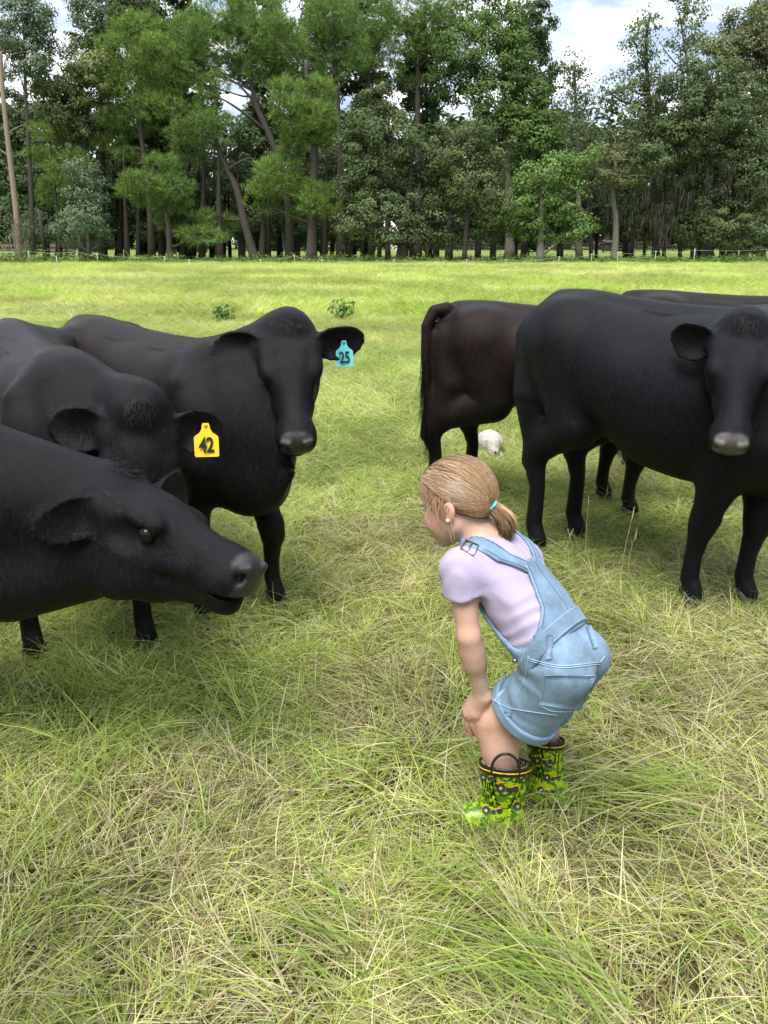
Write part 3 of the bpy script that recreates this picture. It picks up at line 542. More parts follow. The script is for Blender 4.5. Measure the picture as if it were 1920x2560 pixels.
# -- many bare trunks standing under the canopy
r = np.random.default_rng(31); spots = [(120, .9), (300, 1.1), (318, 1), (345, .8), (365, 1), (405, 1.2), (455, .8), (470, 1), (485, .9), (505, 1.3), (530, 1.1), (548, 1.4), (560, .8), (575, .7), (605, 1.3), (655, 1.1), (672, .8), (700, 1.1), (742, 1.3), (812, 1.1), (830, .8), (872, 1.5), (885, 1), (905, .7), (948, .8), (970, 1), (1030, 1.1), (1068, .8), (1090, 1.1), (1122, 1.4), (1195, 1.1), (1232, 1.1), (1310, 1.2), (1400, 1.3), (1478, .7), (1580, 1.0), (1660, .7), (1700, .7), (1805, 1.0), (1822, .8), (1905, 1.4)]
ORD = 'first second third fourth fifth sixth seventh eighth ninth tenth eleventh twelfth thirteenth fourteenth fifteenth sixteenth seventeenth eighteenth nineteenth twentieth'.split(); ORD += ['twenty-' + o for o in ORD[:9]] + ['thirtieth'] + ['thirty-' + o for o in ORD[:9]] + ['fortieth'] + ['forty-' + o for o in ORD[:9]]
LBL = 'slender trunks standing under the canopy'
for i, (px, w) in enumerate(spots):
    Y = r.uniform(58, 70); lean = r.uniform(-10, 10); root = tag(empty('shaded_tree', (*gnd_at(px, Y), 0)), ORD[i] + ' slender dark trunk from the left in the shade under the canopy', 'tree', LBL); base = np.array((*gnd_at(px, Y), 0.0))
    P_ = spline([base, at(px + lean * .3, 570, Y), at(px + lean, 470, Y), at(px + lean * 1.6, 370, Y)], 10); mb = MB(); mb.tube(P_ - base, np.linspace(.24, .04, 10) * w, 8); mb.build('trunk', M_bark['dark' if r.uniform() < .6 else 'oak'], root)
# -- grey moss hanging in the oaks at the right
mo = []
for cx, cy, w, h, n in ((1760, 440, 110, 60, 90), (1700, 500, 50, 60, 70), (1625, 520, 40, 60, 60), (1560, 500, 36, 50, 40), (1660, 560, 40, 40, 50), (1850, 470, 60, 60, 60), (1480, 480, 40, 50, 30)):
    for _ in range(n): mo.append(at(cx + TR.normal(0, w * .6), cy + TR.normal(0, h * .6), 57 + TR.uniform(-1.2, 2.5)))
mo = np.array(mo); n = len(mo); k = 4; bs = np.repeat(mo, k, 0) + TR.normal(0, .16, (n * k, 3)); dd = np.tile((0, 0, -1.), (n * k, 1)) + TR.normal(0, .08, (n * k, 3)); sd = TR.normal(0, 1, (n * k, 3)) * np.array((1, 1, 0)); sd /= np.linalg.norm(sd, axis=1)[:, None]
V_, F_, C_ = strips(bs, dd, sd, TR.uniform(.3, 1.1, n * k), .05, 3, TR.normal(0, .06, (n * k, 3)), np.array((.085, .083, .068)) * TR.uniform(.5, 1.15, (n * k, 1)))
tag(obj('hanging_moss', mesh('hanging_moss', V_, F_, False, {'col': C_}), M_leaf), 'grey moss hanging from the oaks at the right', 'moss', None, 'stuff')
# -- the wood goes on behind as one mass
mass = []
for i in range(60):
    px = -120 + i * 37 + TR.uniform(-10, 10); Y = TR.uniform(125, 150); tp = TR.uniform(230, 330); mass += cl(Y, (px, (tp + 600) / 2 - 60, 60, (560 - tp) / 2 * .6), (px + 10, 520, 60, 60), (px + 14, 590, 50, 34))
tag(obj('far_wood', crown_mesh(mass, 'leaf', LC['dark'] * .9, .40, .62, .10), M_leaf), 'dark mass of far woodland behind the horse pasture', 'woodland', None, 'stuff')

# -- unseen leafy ring added beside and behind the camera, blocking low sky light
ring = []
for i in range(46):
    a = math.radians(58 + i * 244 / 45); R_ = TR.uniform(60, 72); x, y = math.sin(a) * R_, math.cos(a) * R_
    for z, rz in ((4.5, 4.5), (10, 5.0), (15, 4.0)): ring.append(((x + TR.normal(0, 1), y + TR.normal(0, 1), z), (5.5, 5.5, rz)))
tag(obj('sky_blocking_wood', crown_mesh(ring, 'leaf', LC['oak'], .30, 1.0, .07), M_leaf), 'unseen woodland added at the sides and behind to block low sky light', 'woodland', None, 'stuff')
# ------------------------------------------------------------------ fences, sheds, horses, undergrowth
M_white = plain('white_plastic', (.55, .55, .53), .5, .05); M_wood = plain('weathered_wood', (.16, .135, .11), .9, .3, 12, .4); M_dkwood = plain('dark_wood', (.045, .040, .036), .9, .3, 12, .4)
M_tin = plain('roof_tin', (.52, .52, .51), .5, .1, 6); M_wall = plain('cream_wall', (.62, .58, .52), .8, .08, 5); M_steel = plain('green_steel', (.030, .045, .032), .6, .2)
# -- electric fence with white step-in posts
posts = [(-40, 622, 48), (70, 627, 48), (192, 627, 48), (242, 634, 46), (410, 640, 45), (473, 648, 40), (651, 648, 40), (735, 637, 43), (805, 648, 40), (985, 648, 41), (1167, 648, 41), (1265, 648, 42), (1398, 641, 43), (1480, 634, 45), (1545, 630, 46), (1640, 627, 47), (1738, 624, 48), (1960, 618, 49)]
fence = tag(empty('electric_fence', (0, 44, 0)), 'white electric tape fence with step-in posts along the tree line', 'fence'); F0 = np.array((0, 44, 0.0)); tops = []
for i, (px, py, Y) in enumerate(posts):
    t = at(px, py, Y); b = np.array((t[0], Y, 0)); b[0] += (.10 if px == 735 else 0); tops.append(t); mb = MB(); mb.tube([b - F0, (b + t) / 2 - F0, t - F0], .014, 6); mb.tube([t - F0 + (-.05, 0, -.03), t - F0 + (.05, 0, -.03)], .012, 5); mb.build('post', M_white, fence)
for i in range(len(tops) - 1):
    for dz in (-.03,):
        a, b = tops[i] + (0, 0, dz), tops[i + 1] + (0, 0, dz); t = np.linspace(0, 1, 12)[:, None]; P_ = a * (1 - t) + b * t - np.array((0, 0, .10)) * 4 * t * (1 - t); mb = MB(); mb.tube(P_ - F0, .0045, 5); mb.build('tape', M_white, fence)
lone = at(140, 640, 35); mb = MB(); mb.tube([(0, 0, 0), (0.02, 0, lone[2] * .6), (0, 0, lone[2])], .013, 6); tag(mb.build('fence_post', M_white), 'single white step-in post standing out in the field at left', 'post').location = (lone[0], 35, 0)
# -- steel and wooden posts of the wire fence beyond
wf = tag(empty('wire_fence', (0, 57, 0)), 'wire fence on wooden and steel posts at the right tree line', 'fence'); W0 = np.array((0, 57, 0.0)); tp = []
for px, top, w, m in ((1587, 622, .055, M_wood), (1738, 620, .07, M_wood), (1815, 618, .03, M_steel), (1885, 612, .075, M_wood), (1985, 610, .07, M_wood)):
    t = at(px, top, 57); mb = MB(); mb.tube([np.array((t[0], 57, 0)) - W0, t - W0], [w, w * .92], 8); mb.build('post', m, wf); tp.append(t)
for z in (.25, .5, .75, 1.0):
    mb = MB(); mb.tube([np.array((t[0], 57, min(z, t[2] - .03))) - W0 for t in tp], .006, 4); mb.build('wire', M_steel, wf)
for px, lb in ((1000, 'thin dark post left of the chestnut horse'), (1068, 'short dark post right of the chestnut horse'), (1310, 'thin dark steel post right of the white trunk'), (1322, 'short dark post between two pale trunks'), (1250, 'thin dark steel post left of the white trunk'), (1400, 'thin steel post right of the bright green tree')):
    t = at(px, 622, 59); mb = MB(); mb.tube([(0, 0, 0), (0, 0, t[2])], .035 if px in (1068, 1322) else .018, 6); tag(mb.build('steel_post', M_steel), lb, 'post', 'dark posts among the trunks').location = (t[0], 59, 0)
# -- board fences in the far pasture
def board_fence(x0, x1, Y, label, m, nr=4, hgt=1.35):
    a, b = gnd_at(x0, Y)[0], gnd_at(x1, Y)[0]; root = tag(empty('board_fence', (a, Y, 0)), label, 'fence'); L = b - a
    for k in range(nr): mb = MB(); mb.box((L / 2, 0, hgt * (k + .75) / nr), (L, .04, hgt / nr * .55)); mb.build('board', m, root, False)
    for i in range(int(L / 2.6) + 1): mb = MB(); mb.box((i * 2.6, .06, hgt * .52), (.12, .10, hgt * 1.04)); mb.build('post', m, root, False)
board_fence(600, 940, 98, 'weathered board fence behind the trunks left of the horse', M_dkwood); board_fence(1095, 1520, 108, 'dark board fence behind the trunks right of the horse', M_dkwood, 5, 1.8); board_fence(1540, 1990, 112, 'low grey board fence far behind the mossy oaks', M_dkwood, 3, 1.2); board_fence(-60, 215, 92, 'low pale rail fence by the dark barn at left', M_wood, 2, 1.0)
def shed(name, label, px, Y, w, h, d, roofh, wallm, roofm, openings):
    x = gnd_at(px, Y)[0]; root = tag(empty(name, (x, Y, 0)), label, 'building'); mb = MB(); t = .12
    for c, s_ in (((0, d, h / 2), (w, t, h)), ((-w / 2, d / 2, h / 2), (t, d - t, h)), ((w / 2, d / 2, h / 2), (t, d - t, h))): mb.box(c, s_)
    xs = [-w / 2 + t] + sum([[o[0], o[1]] for o in openings], []) + [w / 2 - t]
    for i in range(0, len(xs), 2):
        if xs[i + 1] - xs[i] > .05: mb.box(((xs[i] + xs[i + 1]) / 2, 0, h / 2), (xs[i + 1] - xs[i], t, h))
    for o in openings: mb.box(((o[0] + o[1]) / 2, 0, (o[2] + h) / 2), (o[1] - o[0], t, h - o[2]))
    mb.build('wall', wallm, root, False); mb = MB(); e = .5; V = [(-w / 2 - e, -e, h), (w / 2 + e, -e, h), (w / 2 + e, d / 2, h + roofh), (-w / 2 - e, d / 2, h + roofh), (-w / 2 - e, d + e, h), (w / 2 + e, d + e, h)]; V = V + [(a, b, c + .08) for a, b, c in V]
    mb.add(V, [(0, 1, 2, 3), (3, 2, 5, 4), (6, 9, 8, 7), (9, 10, 11, 8), (0, 6, 7, 1), (4, 5, 11, 10), (0, 3, 9, 6), (3, 4, 10, 9), (1, 7, 8, 2), (2, 8, 11, 5)]); mb.build('roof', roofm, root, False)
shed('barn', 'dark barn with open bays glimpsed between trunks at left', 135, 100, 7, 2.8, 6, 1.6, M_dkwood, M_wood, [(-2.4, -.6, 2.2), (.6, 2.4, 2.2)])
shed('shed', 'white roofed open shed glimpsed behind the pine trunks', 440, 100, 5.5, 2.3, 5, 1.0, M_dkwood, M_tin, [(-2.2, -.3, 2.0), (.3, 2.2, 2.0)])
shed('house', 'cream walled building behind the brown horse', 1015, 118, 5.5, 2.6, 6, 1.4, M_wall, M_tin, [(-.6, .6, 2.0)])
shed('shed', 'small dark shed behind the pale trunks right of the sky gap', 1556, 112, 3.6, 2.2, 4, 1.0, M_dkwood, M_dkwood, [(-.7, .7, 1.9)])
# -- horses
def horse(label, px, Y, ang, col, s=1.0):
    def f(p):
        d = ell(p, (0, 0, 1.12), (.75, .29, .32)); d = smin(d, ell(p, (-.55, 0, 1.2), (.35, .28, .32)), .15); d = smin(d, ell(p, (.55, 0, 1.18), (.30, .25, .34)), .15)
        d = smin(d, chain(p, [(.7, 0, 1.25), (1.1, 0, .85), (1.25, 0, .45)], [.20, .14, .11]), .12); d = smin(d, chain(p, [(1.22, 0, .52), (1.42, 0, .12)], [.12, .065]), .06)
        for sx_, y_ in ((-.62, .15), (-.70, -.15), (.60, .14), (.52, -.14)):
            k = -.06 if sx_ < 0 else 0; d = smin(d, chain(p, [(sx_, y_, 1.0), (sx_ + k, y_, .52), (sx_, y_, .06)], [.15, .075, .055]), .08)
        d = smin(d, chain(p, [(-.85, 0, 1.3), (-.98, 0, 1.0), (-1.0, 0, .5)], [.06, .08, .05]), .04)
        for y_ in (.06, -.06): d = smin(d, rc(p, (1.16, y_, .62), (1.10, y_, .74), .035, .012), .02)
        return d
    V, F = sdf_mesh(f, (-1.15, -.45, 0), (1.6, .45, 1.65), .055); x = gnd_at(px, Y)[0]; root = tag(empty('horse', (x, Y, 0), ang), label, 'horse'); root.scale = (s,) * 3
    obj('body', mesh('horse_body', V, F), plain('horse_coat', col, .5, .25, 3), root); mb = MB()
    for i in range(16): t = i / 15; mb.tube([(.68 + .5 * t, 0, 1.46 - .72 * t), (.60 + .5 * t, .08 * (-1) ** i, 1.28 - .7 * t)], [.05, .015], 5)
    mn = mb.build('mane', plain('horse_mane', tuple(x_ * .4 for x_ in col), .7), root); mn['kind'] = 'stuff'
horse('chestnut horse grazing behind a dark trunk right of centre', 1030, 74, .08, (.16, .055, .022)); horse('dark horse grazing far behind the pale trunks', 1520, 96, 3.0, (.020, .016, .014))
# -- pale stump and wooden pole
def stump(p):
    a = np.arctan2(p[:, 1], p[:, 0]); r_ = np.sqrt(p[:, 0] ** 2 + p[:, 1] ** 2); R_ = np.interp(p[:, 2], [0, .2, .6, 1.7], [.62, .46, .36, .30]) * (1 + .16 * np.sin(3 * a + 1) * np.clip(1.1 - p[:, 2], .15, 1) + .06 * np.sin(7 * a))
    return np.maximum((r_ - R_) * .7, p[:, 2] - 1.55 - .28 * np.sin(a * 2 + .5) - .12 * np.sin(a * 5)).astype(np.float32)
V, F = sdf_mesh(stump, (-.95, -.95, -.02), (.95, .95, 2.15), .06); so = tag(obj('tree_stump', mesh('tree_stump', V, F), M_bark['grey']), 'pale broken stump at the right edge of the wood', 'stump'); so.location = (*gnd_at(1858, 59), 0); so.scale = (.9, .9, .95)
t = at(115, 524, 56); mb = MB(); mb.tube([(0, 0, -.05), (0, 0, t[2] * .5), (.03, 0, t[2])], [.13, .12, .11], 9); tag(mb.build('wooden_pole', M_bark['oak']), 'upright cut wooden pole right of the slim pine at left', 'pole').location = (*gnd_at(115, 56), 0)
# -- undergrowth along the foot of the wood
ug = []
for px in np.arange(-40, 1980, 17):
    Y = TR.uniform(51.5, 57); x = gnd_at(px + TR.uniform(-8, 8), Y)[0]; hgt = TR.uniform(.06, .26) if px > 250 else TR.uniform(.2, .5); ug.append(((x, Y, hgt * .7), (TR.uniform(.4, .9), .6, hgt)))
tag(obj('undergrowth', crown_mesh(ug, 'leaf', np.array((.120, .185, .055)), .9, .085), M_leaf), 'low green weeds along the foot of the wood', 'weeds', None, 'stuff')
# -- two leafy weeds in the field
for px, py, w, lb in ((560, 808, .24, 'small leafy weed in the field behind the tagged cow at left'), (857, 803, .30, 'small leafy weed in the open field near the middle')):
    g = gnd(px, py); rr = np.random.default_rng(px); n = 260; root = tag(empty('weed', tuple(g)), lb, 'weed'); o = rr.normal(0, 1, (n, 3)); o /= np.linalg.norm(o, axis=1)[:, None]; c = np.array((0, 0, w * .7)) + o * np.array((w, w, w * .75)) * rr.uniform(.2, 1, (n, 1)); c[:, 2] = np.abs(c[:, 2])
    V, F, Cc = leaf_quads(c, o * .6 + rr.normal(0, .5, (n, 3)) + (0, 0, .4), np.full(n, .035) * rr.uniform(.6, 1.3, n), np.array((.130, .220, .065)) * rr.uniform(.6, 1.3, (n, 1))); obj('leaves', mesh('leaves', V, F, False, {'col': Cc}), M_leaf, root)
    mb = MB(); [mb.tube([(0, 0, 0), c[i] * (.6, .6, .6), c[i]], [.006, .002, .002][:3], 4) for i in range(0, n, 16)]; mb.build('stem', M_bark['oak'], root)
# -- white animal lying low behind the cows
def wa(p):
    d = ell(p, (0.05, .32, .13), (.20, .34, .15)); d = smin(d, ell(p, (0, -.02, .13), (.10, .12, .11)), .06); d = smin(d, ell(p, (-.02, -.14, .085), (.075, .085, .065)), .04); d = smax(d, -ell(p, (.03, -.20, .075), (.10, .06, .005)), .01)
    for s in (-1, 1): d = smin(d, ell(p, (s * .09, 0, .19), (.035, .025, .05)), .02); d = smin(d, rc(p, (s * .12, -.02, .03), (s * .12, -.18, .02), .035, .025), .02)
    return (d + .008 * vnoise(p, 3, 22) + .004 * vnoise(p, 5, 60)).astype(np.float32)
V, F = sdf_mesh(wa, (-.3, -.35, 0), (.35, .75, .36), .014); wr_ = tag(empty('white_animal', (.770, 5.30, 0), .15), 'white furry animal low in the grass behind the brown cow', 'animal'); wr_.scale = (.44, .44, .54); obj('body', mesh('white_fur', V, F), plain('white_fur', (.40, .38, .35), .95, .12, 60, .6), wr_)
nb = obj('nose', mesh('nose', *uv_sphere(.018, 10, 6)), plain('nose_dark', (.03, .03, .03), .4), wr_); nb.location = (-.02, -.222, .10)
# -- tall seed stalks
st_ = []
for b, t_, Y in (((1545, 1500), (1585, 1272), None), ((1570, 1470), (1592, 1325), None), ((1460, 1420), (1472, 1240), None), ((1398, 1330), (1365, 1240), None), ((1440, 1395), (1420, 1325), None), ((1395, 1400), (1432, 1325), None), ((1505, 1330), (1520, 1215), None), ((80, 1700), (120, 1560), None), ((560, 1640), (640, 1500), None), ((905, 2240), (930, 2050), None), ((1150, 1450), (1120, 1400), None), ((1290, 2060), (1245, 1940), None), ((300, 2130), (250, 1960), None), ((1700, 2250), (1760, 2020), None)):
    g = gnd(*b); e = at(t_[0], t_[1], g[1] + TR.uniform(-.02, .06)); st_.append((g, e))
mb = MB()
for g, e in st_: mb.tube(spline([g, (g + e) / 2 + (TR.normal(0, .008), 0, .01), e], 8), np.linspace(.0016, .0008, 8), 5); d_ = (e - g); L_ = np.linalg.norm(d_); d_ = d_ / L_; mb.tube([e - d_ * .05, e - d_ * .03, e + d_ * .01], [.0015, .0026, .0006], 5)
tag(mb.build('seed_stalks', plain('dry_stalk', (.42, .38, .20), .7)), 'thin dry seed stalks rising above the grass', 'stalks', None, 'stuff')
# -- long blades pressed flat beside the boots and in the near right corner
B_, D_, L_, W_ = [], [], [], []
def lodged(pa, pb, n, wid, ln, seed):
    r_ = np.random.default_rng(seed); a, b = gnd(*pa), gnd(*pb); ax_ = b - a; t = r_.uniform(-.1, .75, n)[:, None]; sd_ = np.cross(ax_ / np.linalg.norm(ax_), (0, 0, 1)); base = a + ax_ * t + sd_ * r_.normal(0, wid, (n, 1)) + np.array((0, 0, 1)) * r_.uniform(.02, .09, (n, 1))
    d = ax_ / np.linalg.norm(ax_) + sd_ * r_.normal(0, .45, (n, 1)) + np.array((0, 0, 1)) * r_.uniform(.02, .6, (n, 1)); d /= np.linalg.norm(d, axis=1)[:, None]; B_.append(base); D_.append(d); L_.append(r_.uniform(*ln, n)); W_.append(r_.uniform(.003, .0055, n))
lodged((1370, 2010), (1760, 2045), 150, .08, (.16, .40), 1); lodged((1540, 2590), (1190, 2390), 130, .06, (.18, .40), 2); lodged((250, 1760), (120, 1680), 120, .12, (.15, .32), 3); lodged((1230, 2250), (1080, 2300), 90, .10, (.15, .3), 5); lodged((900, 2430), (760, 2330), 70, .10, (.15, .3), 7)
def upright(px, py, n, rad, ln, seed):
    r_ = np.random.default_rng(seed); g = gnd(px, py); B_.append(g + np.concatenate([r_.normal(0, rad, (n, 2)), np.zeros((n, 1))], 1)); d = np.stack([r_.normal(0, .45, n), r_.normal(-.1, .4, n), np.ones(n)], 1); D_.append(d / np.linalg.norm(d, axis=1)[:, None]); L_.append(r_.uniform(*ln, n)); W_.append(r_.uniform(.0028, .005, n))
for k_, (px, py) in enumerate(((1185, 2080), (1215, 2092), (1250, 2095), (1290, 2090), (1325, 2075), (1350, 2050), (1385, 2045), (1415, 2035), (1175, 2060), (1710, 1520), (1740, 1515), (1850, 1520), (1870, 1515), (685, 1520), (700, 1515), (95, 1655), (370, 1630), (1335, 1390), (1430, 1362))): upright(px, py, 34, .03, (.07, .17), 50 + k_)
B_, D_, L_, W_ = map(np.concatenate, (B_, D_, L_, W_)); n = len(B_); sd = np.cross(D_, (0, 0, 1.)); sd /= np.linalg.norm(sd, axis=1)[:, None]; cc = np.array([PAL['green'][0], PAL['yellow'][0], PAL['green'][1], PAL['straw'][1]])[TR.integers(0, 4, n)] * TR.uniform(.6, 1.1, (n, 1))
V_, F_, C_ = strips(B_, D_, sd, L_, W_, 6, np.stack([TR.normal(0, .1, n), TR.normal(0, .1, n), -TR.uniform(.15, .5, n)], 1), cc); V_[:, 2] = np.maximum(V_[:, 2], .006)
tag(obj('lodged_grass', mesh('lodged_grass', V_, F_, True, {'col': C_}), M_grass), 'long green blades pressed flat in swathes', 'grass', None, 'stuff')
# ------------------------------------------------------------------ cattle
def coat_material(name, black, brown, nosec):
    t = NT(name); v = t.coord()
    fl = t.noise(t.mapping(v, (30, 30, 9)), 5, 5, .7, 1.2)                      # fine hair lay
    fine = t.noise(t.mapping(v, (90, 90, 90)), 4, 4, .75)
    big = t.noise(v, 3.2, 4, .6)
    base = t.mix(t.math('MULTIPLY', t.attr('brown', 'Fac'), t.ramp(big, [(.30, .25), (.65, 1.0)])), black, brown)
    base = t.mix(1.0, base, t.ramp(fl, [(.30, .42), (.72, 1.75)]), 'MULTIPLY'); base = t.mix(1.0, base, t.ramp(t.noise(t.mapping(v, (60, 60, 7)), 3, 4, .75, .8), [(.3, .7), (.7, 1.35)]), 'MULTIPLY')
    dust = t.math('MULTIPLY', t.ramp(t.noise(v, 7, 6, .7), [(.58, 0.), (.8, .35)]), t.ramp(fine, [(.4, .2), (.7, 1.)]))
    base = t.mix(dust, base, (.026, .023, .021))
    nose = t.attr('nose', 'Fac'); base = t.mix(nose, base, t.mix(t.ramp(fine, [(.4, 0.), (.62, 1.)]), tuple(x * .55 for x in nosec), nosec))
    ro = t.mix(nose, t.ramp(fl, [(.32, .32), (.68, .46)]), (.28, .28, .28))
    h = t.math('ADD', t.math('MULTIPLY', fl, .6), t.math('MULTIPLY', fine, .5))
    t.p(col=base, rough=ro, spec=t.mix(nose, (.11, .11, .11), (.5, .5, .5)), sheen=.0, sheenr=.4, sheent=(.62, .66, .74), normal=t.bump(h, .5, .007))
    return t.m
M_coat = {
    'black': coat_material('black_coat', (.0066, .0069, .0081), (.017, .0112, .0092), (.032, .031, .032)),
    'pale_nose': coat_material('black_coat_grey_nose', (.0060, .0066, .0088), (.012, .0096, .0092), (.125, .115, .108)),
    'brown': coat_material('brownish_black_coat', (.0074, .0064, .0064), (.0165, .0104, .0088), (.06, .05, .05))}
t_ = NT('hoof_horn'); n_ = t_.noise(t_.mapping(t_.coord(), (20, 20, 90)), 3, 4)
t_.p(col=t_.ramp(n_, [(.3, (.012, .011, .011)), (.7, (.040, .037, .034))]), rough=.5, normal=t_.bump(n_, .3, .003)); M_hoof = t_.m
t_ = NT('eye_gloss'); t_.p(col=(.008, .006, .005), rough=.12, spec=.22); M_eye = t_.m
t_ = NT('coat_hair'); r_ = t_.n('ShaderNodeObjectInfo').outputs['Random']
t_.p(col=t_.attr('col'), rough=.5, spec=.12); M_hair = t_.m

def hoof_mesh():
    def f(p):
        d = None
        for s in (-1, 1):
            e = rc(p, (-.012, s * .021, .075), (.040, s * .026, .012), .033, .030)
            e = smax(e, p[:, 0] * .5 + p[:, 2] * .86 - .075, .01); d = e if d is None else np.minimum(d, e)
        d = smax(d, -p[:, 2], .006)
        for s in (-1, 1): d = smin(d, ell(p, (-.052, s * .02, .085), (.014, .011, .018)), .008)   # dew claws
        return d
    V, F = sdf_mesh(f, (-.1, -.09, -.02), (.11, .09, .13), .0075); return mesh('hoof', V, F)
ME_HOOF = hoof_mesh()
ME_EYE = mesh('eye', *uv_sphere(.0225, 20, 14))

# torso stations: x, top, bottom, half width (metres, for a cow 1.2 m at the withers)
ST = np.array([(-.86, 1.04, .96, .02), (-.82, 1.115, .86, .11), (-.74, 1.165, .80, .175), (-.62, 1.195, .79, .225), (-.45, 1.20, .74, .255), (-.25, 1.172, .640, .280),
               (.00, 1.150, .520, .318), (.22, 1.150, .495, .322), (.42, 1.165, .490, .272), (.58, 1.168, .490, .225), (.72, 1.10, .500, .195), (.81, .98, .54, .135), (.87, .86, .62, .03)], np.float32)
def ear_sdf(q, L, Wd):
    """q in the ear frame: x along, y across, z out of the opening; starts at 0."""
    u = np.clip(q[:, 0] / L, 0, 1)
    w = Wd * np.clip(np.interp(u, [0, .12, .3, .5, .72, .9, 1], [.45, .68, .97, 1.0, .90, .62, .25]), .05, 1)
    bend = q[:, 2] - (q[:, 1] ** 2) * (7.5 * (1 - .55 * u)) + .012 * (u - .5) ** 2 * 4
    dn = np.abs(bend) - .0035 - .010 * np.clip(1 - u * 3, 0, 1); dw = np.abs(q[:, 1]) - w; du = np.maximum(-q[:, 0], q[:, 0] - L)
    m = np.stack([dn, dw, du], 1); return np.sqrt((np.maximum(m, 0) ** 2).sum(1)) + np.minimum(m.max(1), 0) - .0045
def make_cow(name, label, loc, fwd, feet, poll, nose, up, ears, coat='black', brown=.3, h=.014, hf=.007, scale=(1, 1, 1), tail=None, hump=0.0, tuft=1.0, group='cattle in the pasture', seed=1, girth=1.0, mouth=.0, belly=0.0, neckfat=1.0, ex=.172, throat=0.0, bone=1.0):
    """loc: ground point under the barrel; fwd: heading in plan; feet: world points (near/far hind, near/far front; left = +y of the cow)."""
    loc = np.array((loc[0], loc[1], 0.0)); fw = np.array((fwd[0], fwd[1], 0.0)); fw /= np.linalg.norm(fw); lf = np.array((-fw[1], fw[0], 0))
    R = np.stack([fw, lf, (0, 0, 1)], 1)                                 # cow -> world
    rz = math.atan2(fw[1], fw[0])
    L_ = lambda w: (np.asarray(w, float) - loc) @ R
    sx, sy, sz = scale
    S = np.array((sx, sy, sz)); T = lambda *v: np.array(v) * S
    F_ = {k: L_(v) for k, v in feet.items()}
    P0 = L_(poll); P1 = L_(nose); hs = np.linalg.norm(P1 - P0) / .46; HX = (P1 - P0) / np.linalg.norm(P1 - P0)
    HR = frame(HX, np.asarray(up, float) @ R); HRf = HR.astype(np.float32)
    hw = lambda *v: P0 + hs * (HR @ np.array(v))
    # legs
    legs = []
    for sgn, k in ((1, 'FL'), (-1, 'FR')):
        f = F_[k]
        legs.append(([T(.56, sgn * .13, .92), T(.60, sgn * .165, .72), T(.47, sgn * .165, .58), (f[0] * .8 + .47 * sx * .2 + .015, f[1] * .85 + sgn * .165 * sy * .15, .415 * sz), (f[0] + .012, f[1], .33 * sz), (f[0] - .002, f[1], .22 * sz), (f[0] - .005, f[1], .125), (f[0] + .022, f[1], .062)],
                     np.array([.10, .112, .092, .058, .047, .035, .037, .041]) * (sy + .0), .05))
        legs.append(([(f[0] * .9 + .47 * sx * .1 + .022, f[1] * .9 + sgn * .165 * sy * .1, .385 * sz), (f[0] + .02, f[1], .355 * sz)], [.055 * sy, .050 * sy], .03))
    for sgn, k in ((1, 'HL'), (-1, 'HR')):
        f = F_[k]; hk = np.array((f[0] - .03, f[1], .44 * sz)); st = T(-.36, sgn * .185, .68); 
        st = st * .75 + np.array((f[0] + .2, f[1] * 1.05, .62 * sz)) * .25
        legs.append(([T(-.50, sgn * .13, .97), st, (hk[0] + .085, hk[1], .57 * sz), (hk[0] + .02, hk[1], .49 * sz)], np.array([.172, .122, .082, .054]) * sy, .07))
        legs.append(([T(-.72, sgn * .10, 1.0), T(-.66, sgn * .14, .76), hk + np.array((.0, 0, .10)), hk + np.array((-.03, 0, .015))], np.array([.100, .115, .062, .038]) * sy, .05))
        legs.append(([hk, (f[0] - .005, f[1], .33 * sz), (f[0] - .012, f[1], .15), (f[0] + .02, f[1], .075)], np.array([.052, .037, .040, .042]) * sy, .03))
    st = ST.copy(); st[:, 0] *= sx; st[:, 1:3] *= sz; st[:, 3] *= sy * girth; st[4:10, 2] -= belly
    if hump: st[7:10, 1] += hump
    st = smooth_rows(st, 160, .05 * sx)
    sd = seed * 3.7
    def torso(p):
        x = p[:, 0]; top = np.interp(x, st[:, 0], st[:, 1]); bot = np.interp(x, st[:, 0], st[:, 2]); w = np.interp(x, st[:, 0], st[:, 3])
        zc = (top + bot) / 2; hh = (top - bot) / 2
        rel = np.clip((p[:, 2] - zc) / hh, -1, 1)
        w = w * (1 - .16 * np.clip(rel, 0, 1) ** 2 - .05 * np.clip(-rel, 0, 1))
        q = np.stack([np.abs(p[:, 1]) / w, np.abs(p[:, 2] - zc) / hh], 1); e = 2.35
        k = ((q ** e).sum(1)) ** (1 / e); ll = np.sqrt(p[:, 1] ** 2 + (p[:, 2] - zc) ** 2) + 1e-6
        d = np.where(k > 1e-4, ll * (1 - 1 / np.maximum(k, 1e-4)), -np.minimum(w, hh)); d = np.maximum(d, -.3)
        ox = np.maximum(np.maximum(st[0, 0] - x, x - st[-1, 0]), 0)
        return np.sqrt(np.maximum(d, 0) ** 2 + ox ** 2) + np.minimum(d, 0) * .8
    neck = []
    w0, w1, w2 = T(.50, 0, 1.06 + hump), T(.62, 0, .86), T(.70, 0, .66); nf = neckfat
    c1, c2, c3 = hw(-.03, 0, -.045), hw(-.01, 0, -.10), hw(.05, 0, -.165)
    def bow(a, b, v): m = (np.asarray(a) + np.asarray(b)) / 2 + np.asarray(v); return [a, m, b]
